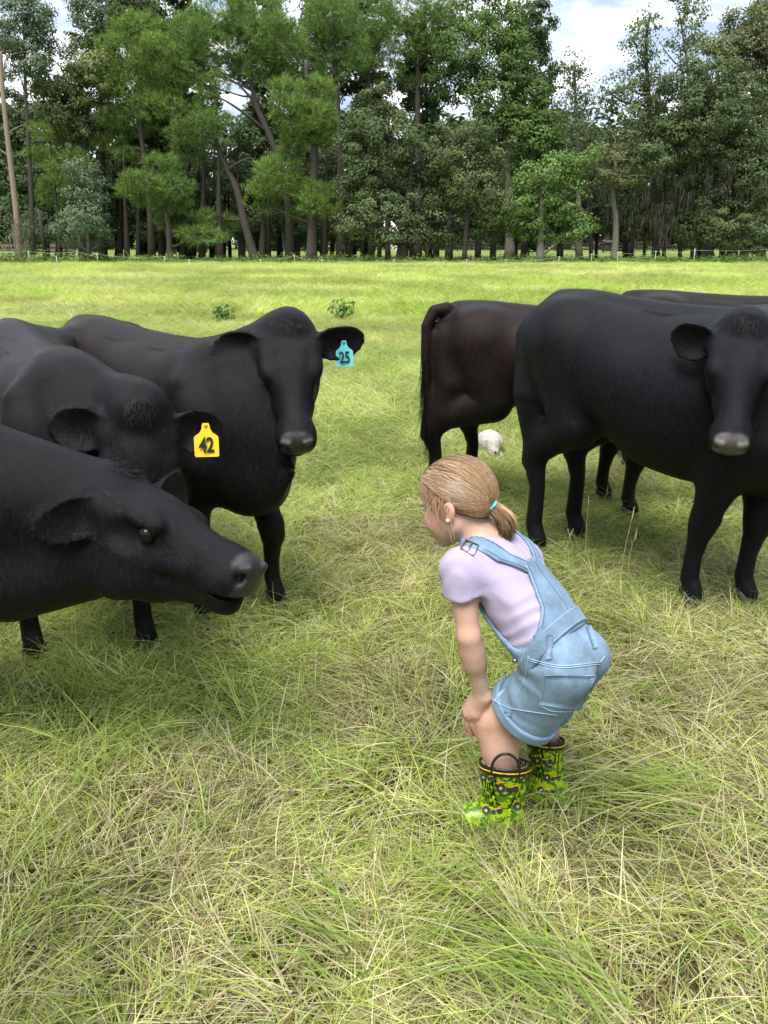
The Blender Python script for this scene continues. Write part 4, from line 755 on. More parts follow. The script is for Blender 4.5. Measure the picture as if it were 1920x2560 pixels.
    neck = [(bow(w0, c1, (0, 0, .01)), [.10 * sy, .072 * nf, .056 * hs], .10), (bow(w1, c2, (0, 0, 0)), [.165 * sy, .125 * nf, .088 * hs], .10), (bow(w2 + np.array((0, 0, throat * .2)), c3 - np.array((0, 0, throat * .75)), (0, 0, -.015 - throat * .75)), [.12 * sy, .092 * nf, (.066 + throat * .25) * hs], .10)]
    earf = []
    for sgn, (d_, n_, ln, wd) in zip((1, -1), ears):
        b = np.array((.055, sgn * .095, -.058)); D_ = np.array(d_, float); D_ /= np.linalg.norm(D_); N_ = np.array(n_, float); N_ -= D_ * (N_ @ D_); N_ /= np.linalg.norm(N_)
        earf.append((b, np.stack([D_, np.cross(N_, D_), N_], 1), ln, wd))
    def head(q):
        q0 = q; wy = np.interp(q[:, 0], [.0, .10, .22, .38], [1.10, 1.12, 1.05, 1.0]); wz = np.interp(q[:, 0], [.0, .12, .30, .46], [1.12, 1.20, 1.20, 1.20])
        q = np.stack([q[:, 0], q[:, 1] / wy, q[:, 2] / wz], 1).astype(np.float32)
        m = np.stack([q[:, 0], np.abs(q[:, 1]), q[:, 2]], 1)             # mirror
        d = ell(q, (.10, 0, -.088), (.125, .085, .083))
        d = smin(d, ell(q, (.145, 0, -.066), (.125, .097, .060)), .05)
        d = smin(d, ell(q, (.012, 0, -.030), (.052, .056, .046)), .05)
        d = smin(d, ell(q, (.285, 0, -.088), (.165, .062, .060)), .06)
        d = smin(d, ell(m, (.112, .058, -.150), (.112, .040, .087)), .045)
        d = smin(d, rc(q, (.075, 0, -.168), (.20, 0, -.160), .074, .058), .05)
        d = smin(d, rc(q, (.20, 0, -.172), (.40, 0, -.138 - mouth * .5), .046, .034), .035)
        d = smin(d, ell(q, (.418, 0, -.092), (.064, .068, .051)), .04)
        d = smin(d, ell(q, (.450, 0, -.088), (.026, .058, .037)), .03)
        d = smin(d, ell(m, (.405, .040, -.112), (.055, .030, .030)), .03)
        d = smin(d, ell(q, (.408, 0, -.158 - mouth), (.048, .043, .024)), .018)
        d = smin(d, rc(m, (.20, .078, -.105), (.31, .050, -.112), .018, .012), .035)
        d = smin(d, ell(m, (ex - .016, .084, -.044), (.050, .022, .020)), .03)
        d = smin(d, ell(m, (.058, .078, -.050), (.042, .034, .032)), .045)
        d = smax(d, -ell(q, (.470, 0, -.1345 - mouth * .4), (.085, .095, .0055 + mouth * .42)), .010)
        nR = frame((.45, .75, -.35), (0, 0, 1))
        d = smax(d, -ell(m, (.470, .047, -.080), (.027, .0120, .0175), nR), .010)
        d = smin(d, rc(m, (.478, .030, -.062), (.466, .056, -.066), .009, .006), .014)
        ec = np.array((ex, .088, -.068), np.float32); r = m - ec
        d = smax(d, -(ell(m, ec + (0, .012, 0), (.025, .020, .017))), .008)
        rr = np.sqrt((r[:, 0] / 1.25) ** 2 + (r[:, 2] * 1.12) ** 2); ring = np.sqrt((rr - .0205) ** 2 + (r[:, 1] - .007) ** 2) - .0042
        d = smin(d, ring, .014)
        d = smax(d, -ell(m, (ex + .045, .108, -.100), (.060, .022, .026)), .035); d = smax(d, -ell(m, (ex - .055, .104, -.085), (.035, .016, .022)), .03)
        for b, ER, ln, wd in earf:
            e = ear_sdf((q0 - b.astype(np.float32)) @ ER.astype(np.float32), ln, wd); d = smin(d, e, .022)
        return d
    hc = hw(.17, 0, -.09); hr = .42 * hs
    def f(p):
        d = torso(p)
        d = smin(d, ell(p, T(-.50, .185, 1.10), T(.07, .04 * bone, .045)), .14 / bone); d = smin(d, ell(p, T(-.50, -.185, 1.10), T(.07, .04 * bone, .045)), .14 / bone); d = smin(d, rc(p, T(-.66, 0, 1.155), T(.62, 0, 1.10 + hump / 1.2), .028, .04), .08)
        for s_ in (1, -1): d = smin(d, rc(p, T(.52, s_ * .17, 1.02), T(.62, s_ * .20, .74), .045, .06), .09)   # hook bones
        for pts, rad, k in legs:
            pp = np.array(pts); c = pp.mean(0); Rr = np.linalg.norm(pp - c, axis=1).max() + .38
            nr = ((p - c.astype(np.float32)) ** 2).sum(1) < Rr * Rr
            if nr.any(): d[nr] = smin(d[nr], chain(p[nr], pts, rad), k)
        for pts, rad, k in neck: d = smin(d, chain(p, pts, rad), k)
        # shoulder blade and flank folds
        if tail is not None:
            tp = np.array([L_(v) for v in tail]); d = smin(d, chain(p, tp, np.linspace(.036, .017, len(tp))), .03)
        nr = ((p - hc.astype(np.float32)) ** 2).sum(1) < hr * hr
        if nr.any():
            q = (p[nr] - P0.astype(np.float32)) @ HRf / hs; kk = np.interp(q[:, 0], [-.02, .06, .12], [.07, .035, .022]).astype(np.float32) * hs; d[nr] = smin(d[nr], head(q) * hs, kk)
        d += (.0045 * np.sin(p[:, 0] * 17 + sd + 2 * np.sin(p[:, 2] * 5)) * np.exp(-((p[:, 0] - .05) / .35) ** 2) * (np.abs(p[:, 1]) > .1) * np.clip((p[:, 2] - .5) * 3, 0, 1)).astype(np.float32)
        return d
    allp = np.array([hc + hr * .85 * np.array(v) for v in ((1, 1, 1), (-1, -1, -1))] + list(F_.values()) + [(-.95 * sx, -.42 * sy, 0), (1.0 * sx, .42 * sy, 1.3 * sz + hump)] + ([L_(v) for v in tail] if tail is not None else []))
    lo = allp.min(0) - .05; hi = allp.max(0) + .05; lo[2] = .03
    fb = (hc - hr * .80, hc + hr * .80, hf)
    V, F = sdf_mesh(f, lo, hi, h, [fb])
    q = (V - P0) @ HR / hs
    nose = np.clip((q[:, 0] - .4355 - .05 * np.abs(np.abs(q[:, 1]) - .02)) / .010, 0, 1) * np.clip((.062 - np.abs(q[:, 1])) / .010, 0, 1) * np.clip((-.042 - q[:, 2]) / .010, 0, 1) * np.clip((q[:, 2] + .150) / .006, 0, 1)
    topness = np.clip((V[:, 2] / sz - .75) / .35, 0, 1)
    br = brown * np.clip(.35 + .65 * topness + .5 * vnoise(V, seed, 4), 0, 1) * np.clip((np.linalg.norm(V - hc, axis=1) / hr - .55) / .9, 0, 1) ** 1.3
    for sg in (1, -1):
        le = np.linalg.norm((q - np.array((ex, sg * .090, -.080))) * (1, .6, 1.2), axis=1); br = br + .9 * np.exp(-((le - .026) / .009) ** 2)
    root = empty(name, tuple(loc), rz); tag(root, label, 'cow', group)
    body = obj('body', mesh('cow_body', V, F, True, {'nose': nose, 'brown': br}), M_coat[coat], root)
    for k in ('FL', 'FR', 'HL', 'HR'):
        ho = obj('hoof', ME_HOOF, M_hoof, root); p = F_[k]; ho.location = (p[0] + .016, p[1], 0)
        ho.scale = (.82 * sy, .88 * sy, .80 * sy); ho.rotation_euler = (0, 0, (-.12 if k[1] == 'R' else .12))
    for sgn in (1, -1):
        e = obj('eye', ME_EYE, M_eye, root); e.location = hw(ex, sgn * .0845 * 1.06, -.068 * 1.19); e.scale = (hs * 1.02,) * 3
    # longer hair: poll tuft, ear fringes, short coat on neck and head
    rng = np.random.default_rng(seed); N = mesh_normals(V, F); fa = np.linalg.norm(np.cross(V[F[:, 2]] - V[F[:, 0]], V[F[:, 3]] - V[F[:, 1]]), axis=1); AR = np.zeros(len(V)); [np.add.at(AR, F[:, i_], fa) for i_ in range(4)]
    B, Dv, Sd, Ln, Wv, Cv = [], [], [], [], [], []
    def sample(mask, n, ln, wd, flow, lift, col, jit=.35):
        idx = np.flatnonzero(mask)
        if not len(idx): return
        w_ = AR[idx]; i = rng.choice(idx, n, p=w_ / w_.sum()); fq = V[i] + rng.normal(0, .004, (n, 3)); nn = N[i]
        fq = fq + nn * .0005
        d = flow(V[i]) + rng.normal(0, jit, (n, 3)); d -= nn * (d * nn).sum(1)[:, None]; d /= np.linalg.norm(d, axis=1)[:, None] + 1e-9
        d = d + nn * lift; d /= np.linalg.norm(d, axis=1)[:, None]
        s = np.cross(d, nn); s /= np.linalg.norm(s, axis=1)[:, None] + 1e-9
        B.append(fq); Dv.append(d); Sd.append(s); Ln.append(ln * rng.uniform(.6, 1.2, n)); Wv.append(np.full(n, wd)); Cv.append(np.array(col)[None] * (.45 + 2.2 * rng.uniform(0, 1, (n, 1)) ** 3))
    bk = np.array((.0085, .0088, .0100)) if coat != 'brown' else np.array((.0075, .0052, .0048))
    hxv = HR[:, 0]; hzv = HR[:, 2]
    hd = (np.linalg.norm(V - hc, axis=1) < hr)
    if tuft:
        sample(hd & (np.linalg.norm(q - np.array((.005, 0, .0)), axis=1) < .052), int(420 * tuft), .022 * hs, .0016, lambda v: np.tile(hxv * .8 + hzv * .5, (len(v), 1)), .30, bk * 1.6, .45)
    for b, ER, ln, wd in earf:
        le = (q - b) @ ER; on = hd & (le[:, 0] > ln * .22) & (le[:, 0] < ln * 1.1) & (np.abs(le[:, 1]) < wd * 1.2) & (np.abs(le[:, 2]) < .06)
        edge = on & ((np.abs(le[:, 1]) > wd * .45) | (le[:, 0] > ln * .8))
        wdir = HR @ ER[:, 0]
        sample(edge, 420, .010 * hs, .0009, lambda v, wdir=wdir: np.tile(wdir, (len(v), 1)), .55, bk * 2.0, .5)
        inn = on & (le[:, 2] > 0.0); sample(inn, 300, .012 * hs, .0009, lambda v, wdir=wdir: np.tile(wdir, (len(v), 1)), .5, bk * 1.6, .6)
    def lay_(v):
        lh = (v - P0) @ HR / hs; w = np.clip((np.linalg.norm(v - hc, axis=1) / hr - .55) / .5, 0, 1)[:, None]
        return (1 - w) * (np.where(lh[:, :1] < .14, -1, 1) * hxv[None] + np.array((0, 0, -.15))) + w * np.array((-.5, 0, -.86))[None]
    if hf <= .0075: sample((nose < .05) & (V[:, 2] > .3) & ((q[:, 0] > .02) | ~hd), 11000, .026, .0017, lay_, .055, bk * 1.25, .16)
    Vh, Fh, Ch = strips(np.concatenate(B), np.concatenate(Dv), np.concatenate(Sd), np.concatenate(Ln), np.concatenate(Wv), 1, None, np.concatenate(Cv))
    ch = obj('coat_hair', mesh('coat_hair', Vh, Fh, True, {'col': Ch}), M_hair, root); ch['kind'] = 'stuff'
    root['hs'] = hs
    return dict(root=root, hw=hw, HR=HR, hs=hs, L_=L_, R=R, V=V, N=N, q=q, earf=earf)

def cow_feet(mid_h, mid_f, fw, wh=.14, wf=.13, jit=((0, 0), (0, 0), (0, 0), (0, 0))):
    fw = np.array(fw, float); fw /= np.linalg.norm(fw); lf = np.array((-fw[1], fw[0]))
    o = {}
    for (k, m, w), j in zip((('HL', mid_h, wh), ('HR', mid_h, -wh), ('FL', mid_f, wf), ('FR', mid_f, -wf)), jit):
        p = np.array(m, float) + lf * w + fw * j[0] + lf * j[1]; o[k] = (p[0], p[1], 0)
    return o
EAR = dict(out=((-.28, 1, -.12), (.75, .1, .35), .185, .058))
def ears(l=None, r=None):
    l = l or EAR['out']; r = r or EAR['out']; m = lambda e: (np.array(e[0]) * (1, -1, 1), np.array(e[1]) * (1, -1, 1), e[2], e[3])
    return (l, m(r))
COWS = {}
# D: the big black cow on the right, facing the lens
fwD = (.66, -.75)
COWS['D'] = make_cow('black_cow', 'black cow with pale grey nose standing foremost at the right edge', (1.175, 3.25), fwD,
    {'HR': (.735, 3.50, 0), 'HL': (.965, 3.66, 0), 'FR': (1.275, 2.93, 0), 'FL': (1.505, 2.94, 0)},
    at(1868, 810, 2.74), at(1838, 1078, 2.47), (-.18, -.6, .8), ears(((-.3, 1, -.3), (.8, .1, .3), .165, .066), ((-.25, 1, -.18), (.7, .1, .5), .165, .068)),
    'pale_nose', .25, .013, .007, (.82, .98, 1.03), seed=4, girth=1.10)
# C: cow with the blue tag 25
fwC = (.70, -.71)
COWS['C'] = make_cow('black_cow', 'black cow with turquoise ear tag 25 looking at the lens', (-.966, 3.26), fwC,
    {'HR': (-1.52, 3.52, 0), 'HL': (-1.28, 3.76, 0), 'FR': (-.735, 2.80, 0), 'FL': (-.462, 2.93, 0)},
    at(720, 812, 2.79), at(741, 1072, 2.48), (.07, -.6, .8), ears(((-.12, 1, .02), (.7, .15, .5), .190, .060), ((-.18, 1, -.12), (.7, .15, .5), .175, .062)),
    'black', .9, .013, .007, (.98, .88, .93), seed=5, tuft=.5, girth=.92, bone=1.5)
# B: cow with the yellow tag 42
fwB = (.55, -.83)
COWS['B'] = make_cow('black_cow', 'black cow with yellow ear tag 42 behind the nearest cow', (-1.30, 2.92), fwB,
    {'HR': (-1.78, 3.30, 0), 'HL': (-1.53, 3.46, 0), 'FR': (-1.275, 2.48, 0), 'FL': (-.895, 2.57, 0)},
    np.array((-.734, 2.282, .968)), np.array((-.714, 2.10, .553)), (.338, -.877, .341), ears(((-.10, 1, -.12), (.3, .1, .95), .165, .064), ((-.10, 1, -.22), (.3, .1, .95), .165, .066)),
    'black', .8, .017, .007, (.90, .90, .94), seed=6, girth=.88, bone=1.6)
# A: nearest cow, head stretched towards the girl
fwA = (.98, -.10)
COWS['A'] = make_cow('black_cow', 'nearest black cow stretching its head towards the girl, body beyond the left edge', (-1.98, 1.98), fwA,
    {'HR': (-2.50, 1.90, 0), 'HL': (-2.46, 2.16, 0), 'FR': (-1.46, 1.78, 0), 'FL': (-1.42, 2.06, 0)},
    np.array((-.692, 1.93, .868)), np.array((-.298, 1.71, .785)), (.26, .18, .95), ears(((-.15, 1, .35), (.8, .1, .3), .150, .058), ((-.55, .62, -.70), (.45, .75, -.2), .165, .050)),
    'black', .25, .019, .0062, (.95, 1.0, .98), seed=7, mouth=.0005, neckfat=1.25, ex=.212, throat=.07)
# E: brownish cow seen from behind with its tail
fwE = (.975, -.20)
tailE = [at(1118, 772, 4.25), at(1085, 778, 4.22), at(1066, 815, 4.20), at(1063, 900, 4.18), at(1068, 990, 4.17), at(1072, 1060, 4.16)]
COWS['E'] = make_cow('black_cow', 'brownish black cow with hanging tail seen behind the big black cow', (.95, 4.22), fwE,
    cow_feet((.385, 4.33), (1.34, 4.12), fwE, .15, .14, ((.12, 0), (-.06, 0), (-.1, 0), (.02, 0))),
    np.array((1.98, 3.96, .98)), np.array((2.22, 3.90, .62)), (.7, 0, .7), ears(), 'brown', 1.0, .017, .013, (.85, .95, .945), tail=tailE, seed=8)
# F: farther cow of which only the back shows
fwF = (.985, -.10)
COWS['F'] = make_cow('black_cow', 'farthest dark brown cow with only its back showing at the right', (2.22, 5.0), fwF,
    cow_feet((1.62, 5.06), (2.7, 4.95), fwF, .15, .14), np.array((3.3, 4.9, .95)), np.array((3.6, 4.88, .6)), (.7, 0, .7), ears(), 'brown', 1.0, .024, .018, (1, .95, .955), seed=9)
# tail switch of E
rng = np.random.default_rng(3); n = 900; c = COWS['E']; t0 = rng.uniform(0, 1, n)
p0, p1 = np.array(tailE[3]), at(1076, 1075, 4.16); bs = p0 + (p1 - p0) * t0[:, None] + rng.normal(0, .012, (n, 3))
dr = np.stack([rng.normal(0, .10, n), rng.normal(0, .10, n), -np.ones(n)], 1); dr /= np.linalg.norm(dr, axis=1)[:, None]
sv = np.cross(dr, rng.normal(0, 1, (n, 3))); sv /= np.linalg.norm(sv, axis=1)[:, None]
bs_l = (bs - np.array(c['root'].location)) @ c['R']; Vh, Fh, Ch = strips(bs_l, dr @ c['R'], sv @ c['R'], rng.uniform(.1, .26, n), .0035, 3, None, np.array((.0050, .0040, .0040))[None] * rng.uniform(.5, 2, (n, 1)))
obj('tail_switch', mesh('tail_switch', Vh, Fh, True, {'col': Ch}), M_hair, c['root'])
# ear tags
def ear_tag(cow, side, u, size, colr, text, bold, drop, name, tilt=0.0, lab=None, off_y=0.0, off_z=.014):
    c = COWS[cow]; b, ER, ln, wd = c['earf'][0 if side > 0 else 1]; root = c['root']
    pin = np.array(c['hw'](*(b + ER @ np.array((ln * u, off_y, off_z)))))
    root_m = c['R']; R = np.array(c['R'])
    toc = np.array((0 - root.location.x, 0 - root.location.y, 0)); cam_l = np.array((0 - root.location.x, 0 - root.location.y, CAM_H)) @ R
    zl = cam_l - pin; zl /= np.linalg.norm(zl); upv = np.array((0, 0, 1.0)); xl = np.cross(upv, zl); xl /= np.linalg.norm(xl); yl = np.cross(zl, xl)
    ct, stt = math.cos(tilt), math.sin(tilt); xl, yl = ct * xl + stt * yl, -stt * xl + ct * yl
    w, hgt = size
    # neck button at the top, shoulders, rounded lower corners
    out = [(-.12, 1.0), (.12, 1.0), (.16, .93), (.17, .84), (.26, .72), (.46, .62), (.5, .57), (.5, .04), (.46, 0), (-.46, 0), (-.5, .04), (-.5, .57), (-.46, .62), (-.26, .72), (-.17, .84), (-.16, .93)]
    out = [(x * w, (y - .93) * hgt) for x, y in out]; n = len(out); th = .0016
    V = [(x, y, s * th + .004 * math.sin(3 * x / w)) for s in (1, -1) for x, y in out]
    F = [tuple(range(n))[::-1], tuple(range(n, 2 * n))] + [(i, (i + 1) % n, n + (i + 1) % n, n + i) for i in range(n)]
    M = Matrix(((*[xl[0], yl[0], zl[0]], pin[0]), (*[xl[1], yl[1], zl[1]], pin[1]), (*[xl[2], yl[2], zl[2]], pin[2]), (0, 0, 0, 1)))
    t = obj('ear_tag', mesh('ear_tag', V, F, False), plain(name, colr, .42, .05, 40, .05), root); t.matrix_local = M
    t['label'] = lab
    k = obj('button', mesh('button', *uv_sphere(.006, 10, 6, (1, 1, .5))), plain(name + '_button', tuple(x * .7 for x in colr), .4), t); k.location = (0, 0, .004)
    cu = bpy.data.curves.new('number', 'FONT'); cu.body = text; cu.size = hgt * .62; cu.align_x = 'CENTER'; cu.align_y = 'CENTER'; cu.offset = bold; cu.extrude = .0004; cu.space_character = .92
    to = bpy.data.objects.new('number', cu); C.objects.link(to); dg = bpy.context.evaluated_depsgraph_get()
    me = bpy.data.meshes.new_from_object(to.evaluated_get(dg)); bpy.data.objects.remove(to)
    nm = obj('number', me, M_ink, t); nm.location = (0, -hgt * drop, .0062); nm.scale = (.74, 1.0, 1)
    return t
t_ = NT('marker_ink'); t_.p(col=(.008, .008, .010), rough=.5); M_ink = t_.m
ear_tag('C', 1, .58, (.062, .092), (.13, .55, .60), '25', .0010, .60, 'turquoise_tag', .04, 'turquoise plastic ear tag with 25')
ear_tag('B', 1, .62, (.075, .105), (.80, .55, .02), '42', .0016, .60, 'yellow_tag', -.03, 'yellow plastic ear tag with 42', .02, .036)
# ------------------------------------------------------------------ the girl
def cloth(name, col, var=.16, weave=700, bump=.25, rough=.85, fade=None):
    t = NT(name); v = t.coord(); big = t.noise(v, 17, 5, .62); fine = t.noise(v, weave, 3, .6); mid = t.noise(t.mapping(v, (1, 1, 3)), 60, 4, .7)
    c = t.mix(t.ramp(big, [(.35, 0.), (.68, 1.)]), tuple(x * (1 - var) for x in col), tuple(min(1, x * (1 + var)) for x in col))
    c = t.mix(t.ramp(fine, [(.35, .0), (.7, .45)]), c, fade or tuple(min(1, x * 1.35) for x in col)); c = t.mix(t.ramp(mid, [(.45, 0.), (.75, .25)]), c, fade or col)
    h = t.math('ADD', t.math('MULTIPLY', fine, .4), t.math('MULTIPLY', mid, .7))
    t.p(col=c, rough=rough, spec=.18, sheen=.10, normal=t.bump(h, bump, .003)); return t.m
M_denim = cloth('light_blue_denim', (.138, .228, .350), .36, 900, .4, .9, (.32, .42, .51))
M_denim_d = cloth('denim_seam', (.050, .10, .185), .2, 900, .3)
M_denim_l = cloth('denim_edge', (.30, .40, .51), .12, 900, .3)
M_shirt = cloth('lavender_cotton', (.40, .345, .50), .05, 1200, .12, .85, (.43, .38, .53))
t_ = NT('skin'); v_ = t_.coord(); n_ = t_.noise(v_, 24, 4, .6); f_ = t_.noise(v_, 420, 3)
c_ = t_.mix(t_.ramp(n_, [(.35, 0.), (.7, 1.)]), (.53, .325, .245), (.60, .385, .30)); c_ = t_.mix(t_.attr('blush', 'Fac'), c_, (.60, .25, .22))
t_.p(col=c_, rough=.48, spec=.35, sss=.12, sssr=(.012, .005, .003), ssss=1.0, normal=t_.bump(f_, .06, .001)); M_skin = t_.m
t_ = NT('hair_strand'); t_.p(col=t_.attr('col'), rough=.38, spec=.45); M_strand = t_.m
t_ = NT('hair_mass'); n_ = t_.noise(t_.mapping(t_.coord(), (30, 30, 8)), 3, 5, .7); t_.p(col=t_.ramp(n_, [(.3, (.115, .058, .026)), (.7, (.25, .14, .068))]), rough=.5, normal=t_.bump(n_, .5, .004)); M_hairmass = t_.m
M_metal = plain('brushed_metal', (.42, .40, .38), .32, .1, 90, .05, .5, 1.0)

GL = np.array((.37, 1.66, 0.0))                                   # base point between the feet
girl = tag(empty('person', tuple(GL)), 'small child in denim overalls bending forward with hands on knees facing the cows', 'person')
def gobj(name, V, F, mat, parent=None, smooth=True, attrs=None):
    o = obj(name, mesh(name, np.asarray(V) - (GL if parent is None or parent is girl else GL), F, smooth, attrs), mat, parent or girl); return o
pel, nek = at(1415, 1632, 1.60), at(1218, 1358, 1.765)
ax_a = nek - pel; TL = np.linalg.norm(ax_a); ax_a /= TL
ax_r = np.array((.54, .84, 0)); ax_r -= ax_a * (ax_r @ ax_a); ax_r /= np.linalg.norm(ax_r); ax_d = np.cross(ax_r, ax_a)
if ax_d[2] < 0: ax_d = -ax_d
TM = np.stack([ax_a, ax_r, ax_d], 1).astype(np.float32)
TS = np.array([(-.095, .030, .02, .03), (-.08, .065, .042, .055), (-.05, .080, .046, .076), (-.01, .086, .048, .084), (.05, .088, .050, .086), (.10, .090, .056, .088), (.17, .095, .055, .086), (.235, .102, .058, .078), (.285, .100, .052, .062), (.325, .072, .044, .048), (.36, .045, .034, .036), (.39, .02, .02, .02)], np.float32)
TS = smooth_rows(TS, 120, .012)
def tcoord(p): return (p - pel.astype(np.float32)) @ TM
def torso_d(p, c=None):
    c = tcoord(p) if c is None else c; v, u, w = c[:, 0], c[:, 1], c[:, 2]
    U = np.interp(v, TS[:, 0], TS[:, 1]); Wd = np.where(w > 0, np.interp(v, TS[:, 0], TS[:, 2]), np.interp(v, TS[:, 0], TS[:, 3]))
    k = ((np.abs(u) / U) ** 2.3 + (np.abs(w) / Wd) ** 2.3) ** (1 / 2.3); l = np.sqrt(u * u + w * w) + 1e-6
    d = np.maximum(np.where(k > 1e-4, l * (1 - 1 / np.maximum(k, 1e-4)), -.05), -.06); ox = np.maximum(np.maximum(TS[0, 0] - v, v - TS[-1, 0]), 0)
    return (np.sqrt(np.maximum(d, 0) ** 2 + ox ** 2) + np.minimum(d, 0)) * .9
# joints
J = dict(shL=at(1152, 1432, 1.668), elL=at(1172, 1590, 1.63), wrL=at(1204, 1738, 1.655), shR=nek + ax_r * .082 - ax_a * .075 - ax_d * .012, elR=at(1292, 1560, 1.93), wrR=at(1318, 1672, 1.87),
         hipL=pel - ax_r * .055 - ax_a * .03, hipR=pel + ax_r * .055 - ax_a * .03, knL=at(1232, 1798, 1.675), knR=at(1334, 1742, 1.81), anL=np.array((.318, 1.648, .07)), anR=np.array((.452, 1.735, .07)))
# head frame
hc = at(1143, 1258, 1.80); HS = .925
fd = np.array((-.80, .50, -.34)); HH = frame(fd, (.36, -.10, .93)); HHf = HH.astype(np.float32)
hd_w = lambda *v: hc + HS * (HH @ np.array(v))
def hl(p): return (p - hc.astype(np.float32)) @ HHf / HS
def skull(q): return smin(ell(q, (-.012, 0, .040), (.094, .074, .078)), ell(q, (.026, 0, .040), (.060, .064, .056)), .03)
def head_d(q):
    m = np.stack([q[:, 0], np.abs(q[:, 1]), q[:, 2]], 1)
    d = skull(q)
    d = smin(d, ell(q, (.030, 0, -.025), (.056, .056, .075)), .03)
    d = smin(d, ell(m, (.054, .030, -.036), (.034, .029, .034)), .025)
    d = smin(d, rc(m, (.000, .046, -.055), (.056, .010, -.088), .022, .018), .025)
    d = smin(d, ell(q, (.062, 0, -.088), (.022, .022, .018)), .018)
    d = smax(d, -ell(m, (.092, .030, .002), (.016, .019, .011)), .014)
    d = smin(d, ell(m, (.078, .031, .018), (.012, .022, .007)), .014)
    d = smin(d, rc(q, (.082, 0, .004), (.104, 0, -.026), .0075, .0095), .012)
    d = smin(d, ell(m, (.096, .009, -.031), (.009, .007, .006)), .006)
    d = smin(d, ell(q, (.086, 0, -.0555), (.011, .019, .0055)), .006)
    d = smin(d, ell(q, (.083, 0, -.0665), (.011, .016, .0060)), .005)
    d = smax(d, -ell(q, (.094, 0, -.0608), (.014, .022, .0016)), .004)
    eR = frame((-.22, .02, 1.0), (1, .3, 0))                           # ear: long axis up, tilted back
    e = ell(m, (-.016, .077, -.013), (.0240, .0200, .0090), np.stack([eR[:, 0], np.cross((.25, 1, 0) / np.linalg.norm((.25, 1, 0)), eR[:, 0]), np.array((.25, 1, 0)) / np.linalg.norm((.25, 1, 0))], 1))
    e = smax(e, -ell(m, (-.010, .088, -.010), (.0115, .0075, .0145)), .004)
    e = smin(e, ell(m, (-.013, .0785, -.034), (.009, .006, .010)), .008)
    return smin(d, e, .008)
wr, pm = J['wrL'], at(1178, 1778, 1.672)
# left hand on the knee: back of the hand to the lens, fingers pointing down
fing = [  # knuckle, mid joint, tip  (photo pixels, depth)
    [(1166, 1783, 1.685), (1161, 1806, 1.690), (1170, 1829, 1.694)],      # index
    [(1172, 1788, 1.674), (1170, 1812, 1.676), (1180, 1838, 1.684)],      # middle
    [(1181, 1788, 1.665), (1180, 1810, 1.664), (1189, 1833, 1.672)],      # ring
    [(1190, 1784, 1.657), (1189, 1799, 1.655), (1192, 1814, 1.660)]]      # little
fing = [[at(*p) for p in f] for f in fing]
thumb = [at(1172, 1760, 1.69), at(1163, 1775, 1.715), at(1172, 1792, 1.73)]
wrR, pmR = J['wrR'], at(1322, 1706, 1.845)
def rhand(i): o = (i - 1.5) * .016; b = pmR + np.array((.01 * i, -.010, -.012)) + np.array((.55, -.45, .0)) * o; return [b, b + np.array((.01, -.022, -.018)), b + np.array((.018, -.030, -.040))]
def arm_d(p, s):
    sh, el, w_ = J['sh' + s], J['el' + s], J['wr' + s]
    d = smin(rc(p, sh, el, .0355, .0255), rc(p, el, w_, .0255, .0195), .02); 
    return smin(d, rc(p, el * .75 + w_ * .25, el * .6 + w_ * .4, .0255, .0245), .03)
def hand_d(p):
    d = smin(rc(p, wr, pm, .0205, .0215), rc(p, pm + np.array((.012, -.010, .004)), np.mean([f[0] for f in fing], 0), .019, .015), .012)
    d = smin(d, rc(p, wr + np.array((-.005, .006, -.004)), fing[0][0], .017, .0105), .012); d = smin(d, rc(p, wr + np.array((.008, -.006, -.004)), fing[3][0], .015, .0095), .012)
    e = None
    for i, f in enumerate(fing):
        r0 = (.0072, .0076, .0072, .0064)[i]; x = chain(p, f, [r0 * 1.03, r0 * .95, r0 * .80]); e = x if e is None else smin(e, x, .0008)
    d = smin(d, e, .005); return smin(d, chain(p, thumb, [.0105, .0088, .0072]), .006)
def legs_d(p):
    d = None
    for s in 'LR':
        h_, k_, a_ = J['hip' + s], J['kn' + s], J['an' + s]
        e = smin(rc(p, h_, k_, .048, .036), rc(p, k_, a_, .046, .030), .03); e = smin(e, ell(p, k_ * .68 + a_ * .32 + np.array((.012, -.010, 0)), (.042, .042, .075)), .03)
        e = smin(e, ell(p, k_ * .88 + a_ * .12 + np.array((-.010, .008, 0)), (.038, .036, .040)), .02); d = e if d is None else smin(d, e, .02)
    return d
def body_d(p):
    tc_ = tcoord(p); d = smin(smax(torso_d(p, tc_), -(tc_[:, 0] + .030), .03), legs_d(p), .03)
    d = smin(d, smin(arm_d(p, 'L'), arm_d(p, 'R'), .01), .03)
    near = ((p - pm.astype(np.float32)) ** 2).sum(1) < .11 ** 2
    if near.any(): d[near] = smin(d[near], hand_d(p[near]), .006)
    near = ((p - pmR.astype(np.float32)) ** 2).sum(1) < .12 ** 2
    if near.any():
        q = p[near]; e = rc(q, wrR, pmR, .021, .024)
        for i in range(4): e = smin(e, chain(q, rhand(i), [.009, .0085, .0072]), .006)
        e = smin(e, rc(q, wrR * .4 + pmR * .6, pmR + np.array((.03, .02, -.02)), .012, .009), .008); d[near] = smin(d[near], e, .008)
    d = smin(d, rc(p, nek - ax_a * .02, hd_w(-.022, 0, -.045), .043, .040), .03)
    near = ((p - hc.astype(np.float32)) ** 2).sum(1) < .19 ** 2
    if near.any(): d[near] = smin(d[near], head_d(hl(p[near])) * HS, .018)
    return d
lo, hi = np.array((.02, 1.42, .03)), np.array((.62, 2.0, 1.0))
V, F = sdf_mesh(body_d, lo, hi, .0085, [(hc - .115, hc + .115, .0045), (pm - .075, pm + .06, .0034)])
